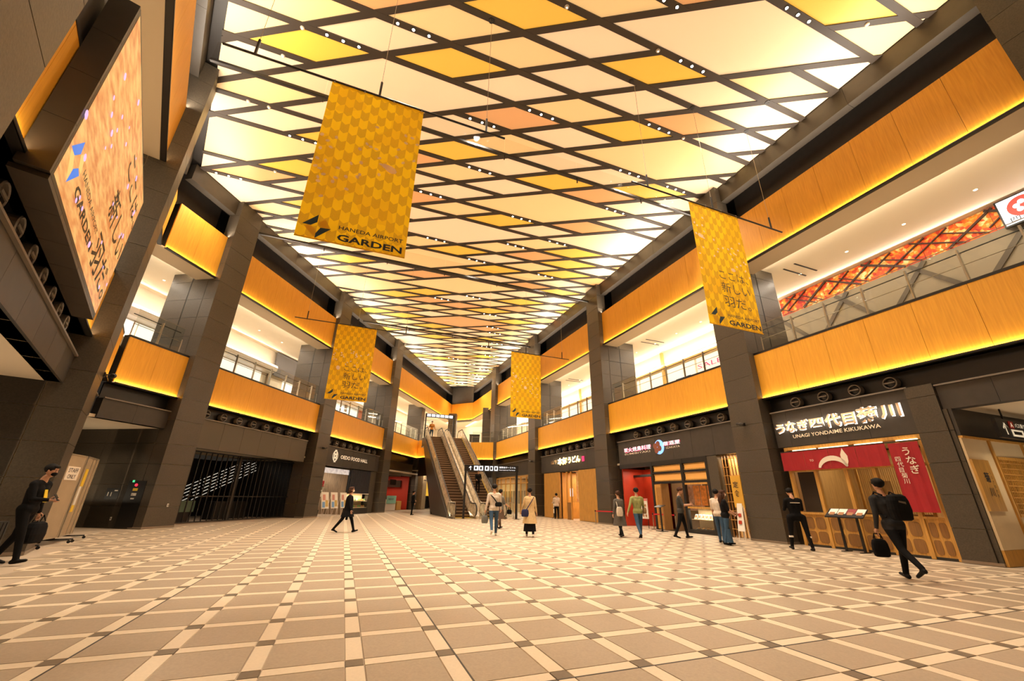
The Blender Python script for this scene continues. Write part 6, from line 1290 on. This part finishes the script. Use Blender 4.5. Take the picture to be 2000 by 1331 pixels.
bag('waist_bag', 'small tan bag at the right side of the man in the green sweater', 'bag', world(p, p['T']((.26, -.02, .84))), (.12, .2, .22), cm('tan_bag', (.22, .13, .06)), 0)
p = person('man in a charcoal t-shirt and black trousers looking at his phone before the oak door', (6.66, 17.0, 0), -112, 1.80, legs=((12, 4), (-14, 10)), arms=((24, 6, 70, 12), (24, 6, 74, 12)), cols=dict(top=CHA, low=BLK), sleeves=False, head_pitch=18, hairm=HAIRN)
ph = thing('mobile_phone', 'mobile phone held by the man in the charcoal t-shirt', 'phone', world(p, p['hands'][1][0]+Vector((-.03, .03, .02)))); ph['wl'] = (0, 0, 0); ph.rotation_euler = (.7, 0, math.radians(-112)); MB().box(LP_((0, 0, 0)), -.036, .036, -.004, .004, -.05, .09).build('case', BLACK, ph); MB().box(LP_((0, 0, 0)), -.031, .031, -.006, -.004, -.044, .084).build('display', SMOKED, ph)
person('person in a white top and jeans half hidden behind the black t-shirt woman', (7.36, 15.4, 0), -50, 1.70, legs=((6, 3), (-6, 6)), arms=((6, 6, 30), (6, 6, 30)), cols=dict(top=WHT, low=JEAN), sleeves=False, voxel=.02)
p = person('long haired woman in a black t-shirt and flared blue jeans by the display case', (7.26, 14.75, 0), -100, 1.66, legs=((6, 3), (-8, 5)), arms=((16, 8, 40, 20), (14, 8, 50, 20)), female=True, hair='long', hairm=HAIRN, cols=dict(top=BLK, low=JEAN), sleeves=False, mask=True)
for sx in (-1, 1): MB().lathe(p['T']((sx*.105, -.02 if sx > 0 else .05, .07)), [(.115, 0), (.085, .25), (.075, .40)], 12).build('flared_trouser_leg', JEAN, p['root'])
p = person('man in a black tracksuit with white shin bands before the eel restaurant', (8.86, 13.55, 0), -12, 1.74, legs=((10, 2), (-6, 2)), arms=((20, 10, 70, 25), (20, 10, 70, 25)), head_pitch=35, cols=dict(top=BLK, low=BLK), spread=1.9)
for sx in (-1, 1): MB().lathe(p['T']((sx*.225, .055 if sx < 0 else -.055, .33)), [(.062, 0), (.062, .045)], 12).build('white_shin_band', WPRINT, p['root'])
MB().box(LP_(p['T']((0, -.145, 1.30))), -.13, .13, -.006, .02, 0, .02).build('white_back_stripe', WPRINT, p['root'])
p = person('man in a dark suit with a black backpack striding past the eel restaurant, front right', (7.62, 8.75, 0), -6, 1.82, lean=7, legs=((-26, 26), (14, 2)), arms=((-10, 10, 14), (12, 10, 30)), voxel=.014, cols=dict(top=cm('dark_suit', (.028, .027, .028)), low=BLK))
bk = bag('backpack', 'black backpack worn by the man striding at the front right', 'backpack', world(p, p['T']((.03, -.23, 1.00))), (.36, .22, .48), BLK, -6); 
for sx in (-1, 1): strap(p, [(sx*.13, -.12, 1.44), (sx*.14, .05, 1.50), (sx*.15, .17, 1.36), (sx*.16, .12, 1.15), (sx*.15, -.1, 1.05)], BLK, .016)
MB().prism([Vector((-.06, -.118, .33)), Vector((.06, -.118, .30)), Vector((.06, -.118, .34)), Vector((-.06, -.118, .36))], (0, -.006, 0)).build('grey_logo_tab', STEELD, bk)
bag('tote_bag', 'soft black bag in the left hand of the man with the backpack', 'bag', world(p, p['hands'][0][0]+Vector((-.02, -.02, -.42))), (.28, .12, .32), BLK, -6, .09)
tt = 32.2; k_ = math.floor((tt-TB1)/((TT1-TB1)/34)); q_ = FR.W(tt, -4.95, (k_+1)*ZD/34)
person('man in dark clothes riding the right escalator, facing the hall', q_, 200, 1.70, legs=((3, 2), (-3, 3)), arms=((14, 8, 60, 15), (12, 8, 50, 15)))
person('person in an orange padded jacket and jeans at the head of the left escalator', FR.W(42.7, -7.0, ZD+.012), 200, 1.74, legs=((3, 2), (-3, 3)), arms=((4, 16, 20), (4, 16, 20)), cols=dict(top=ORG, low=JEAN), voxel=.02)
bpy.data.objects.remove(_fo)
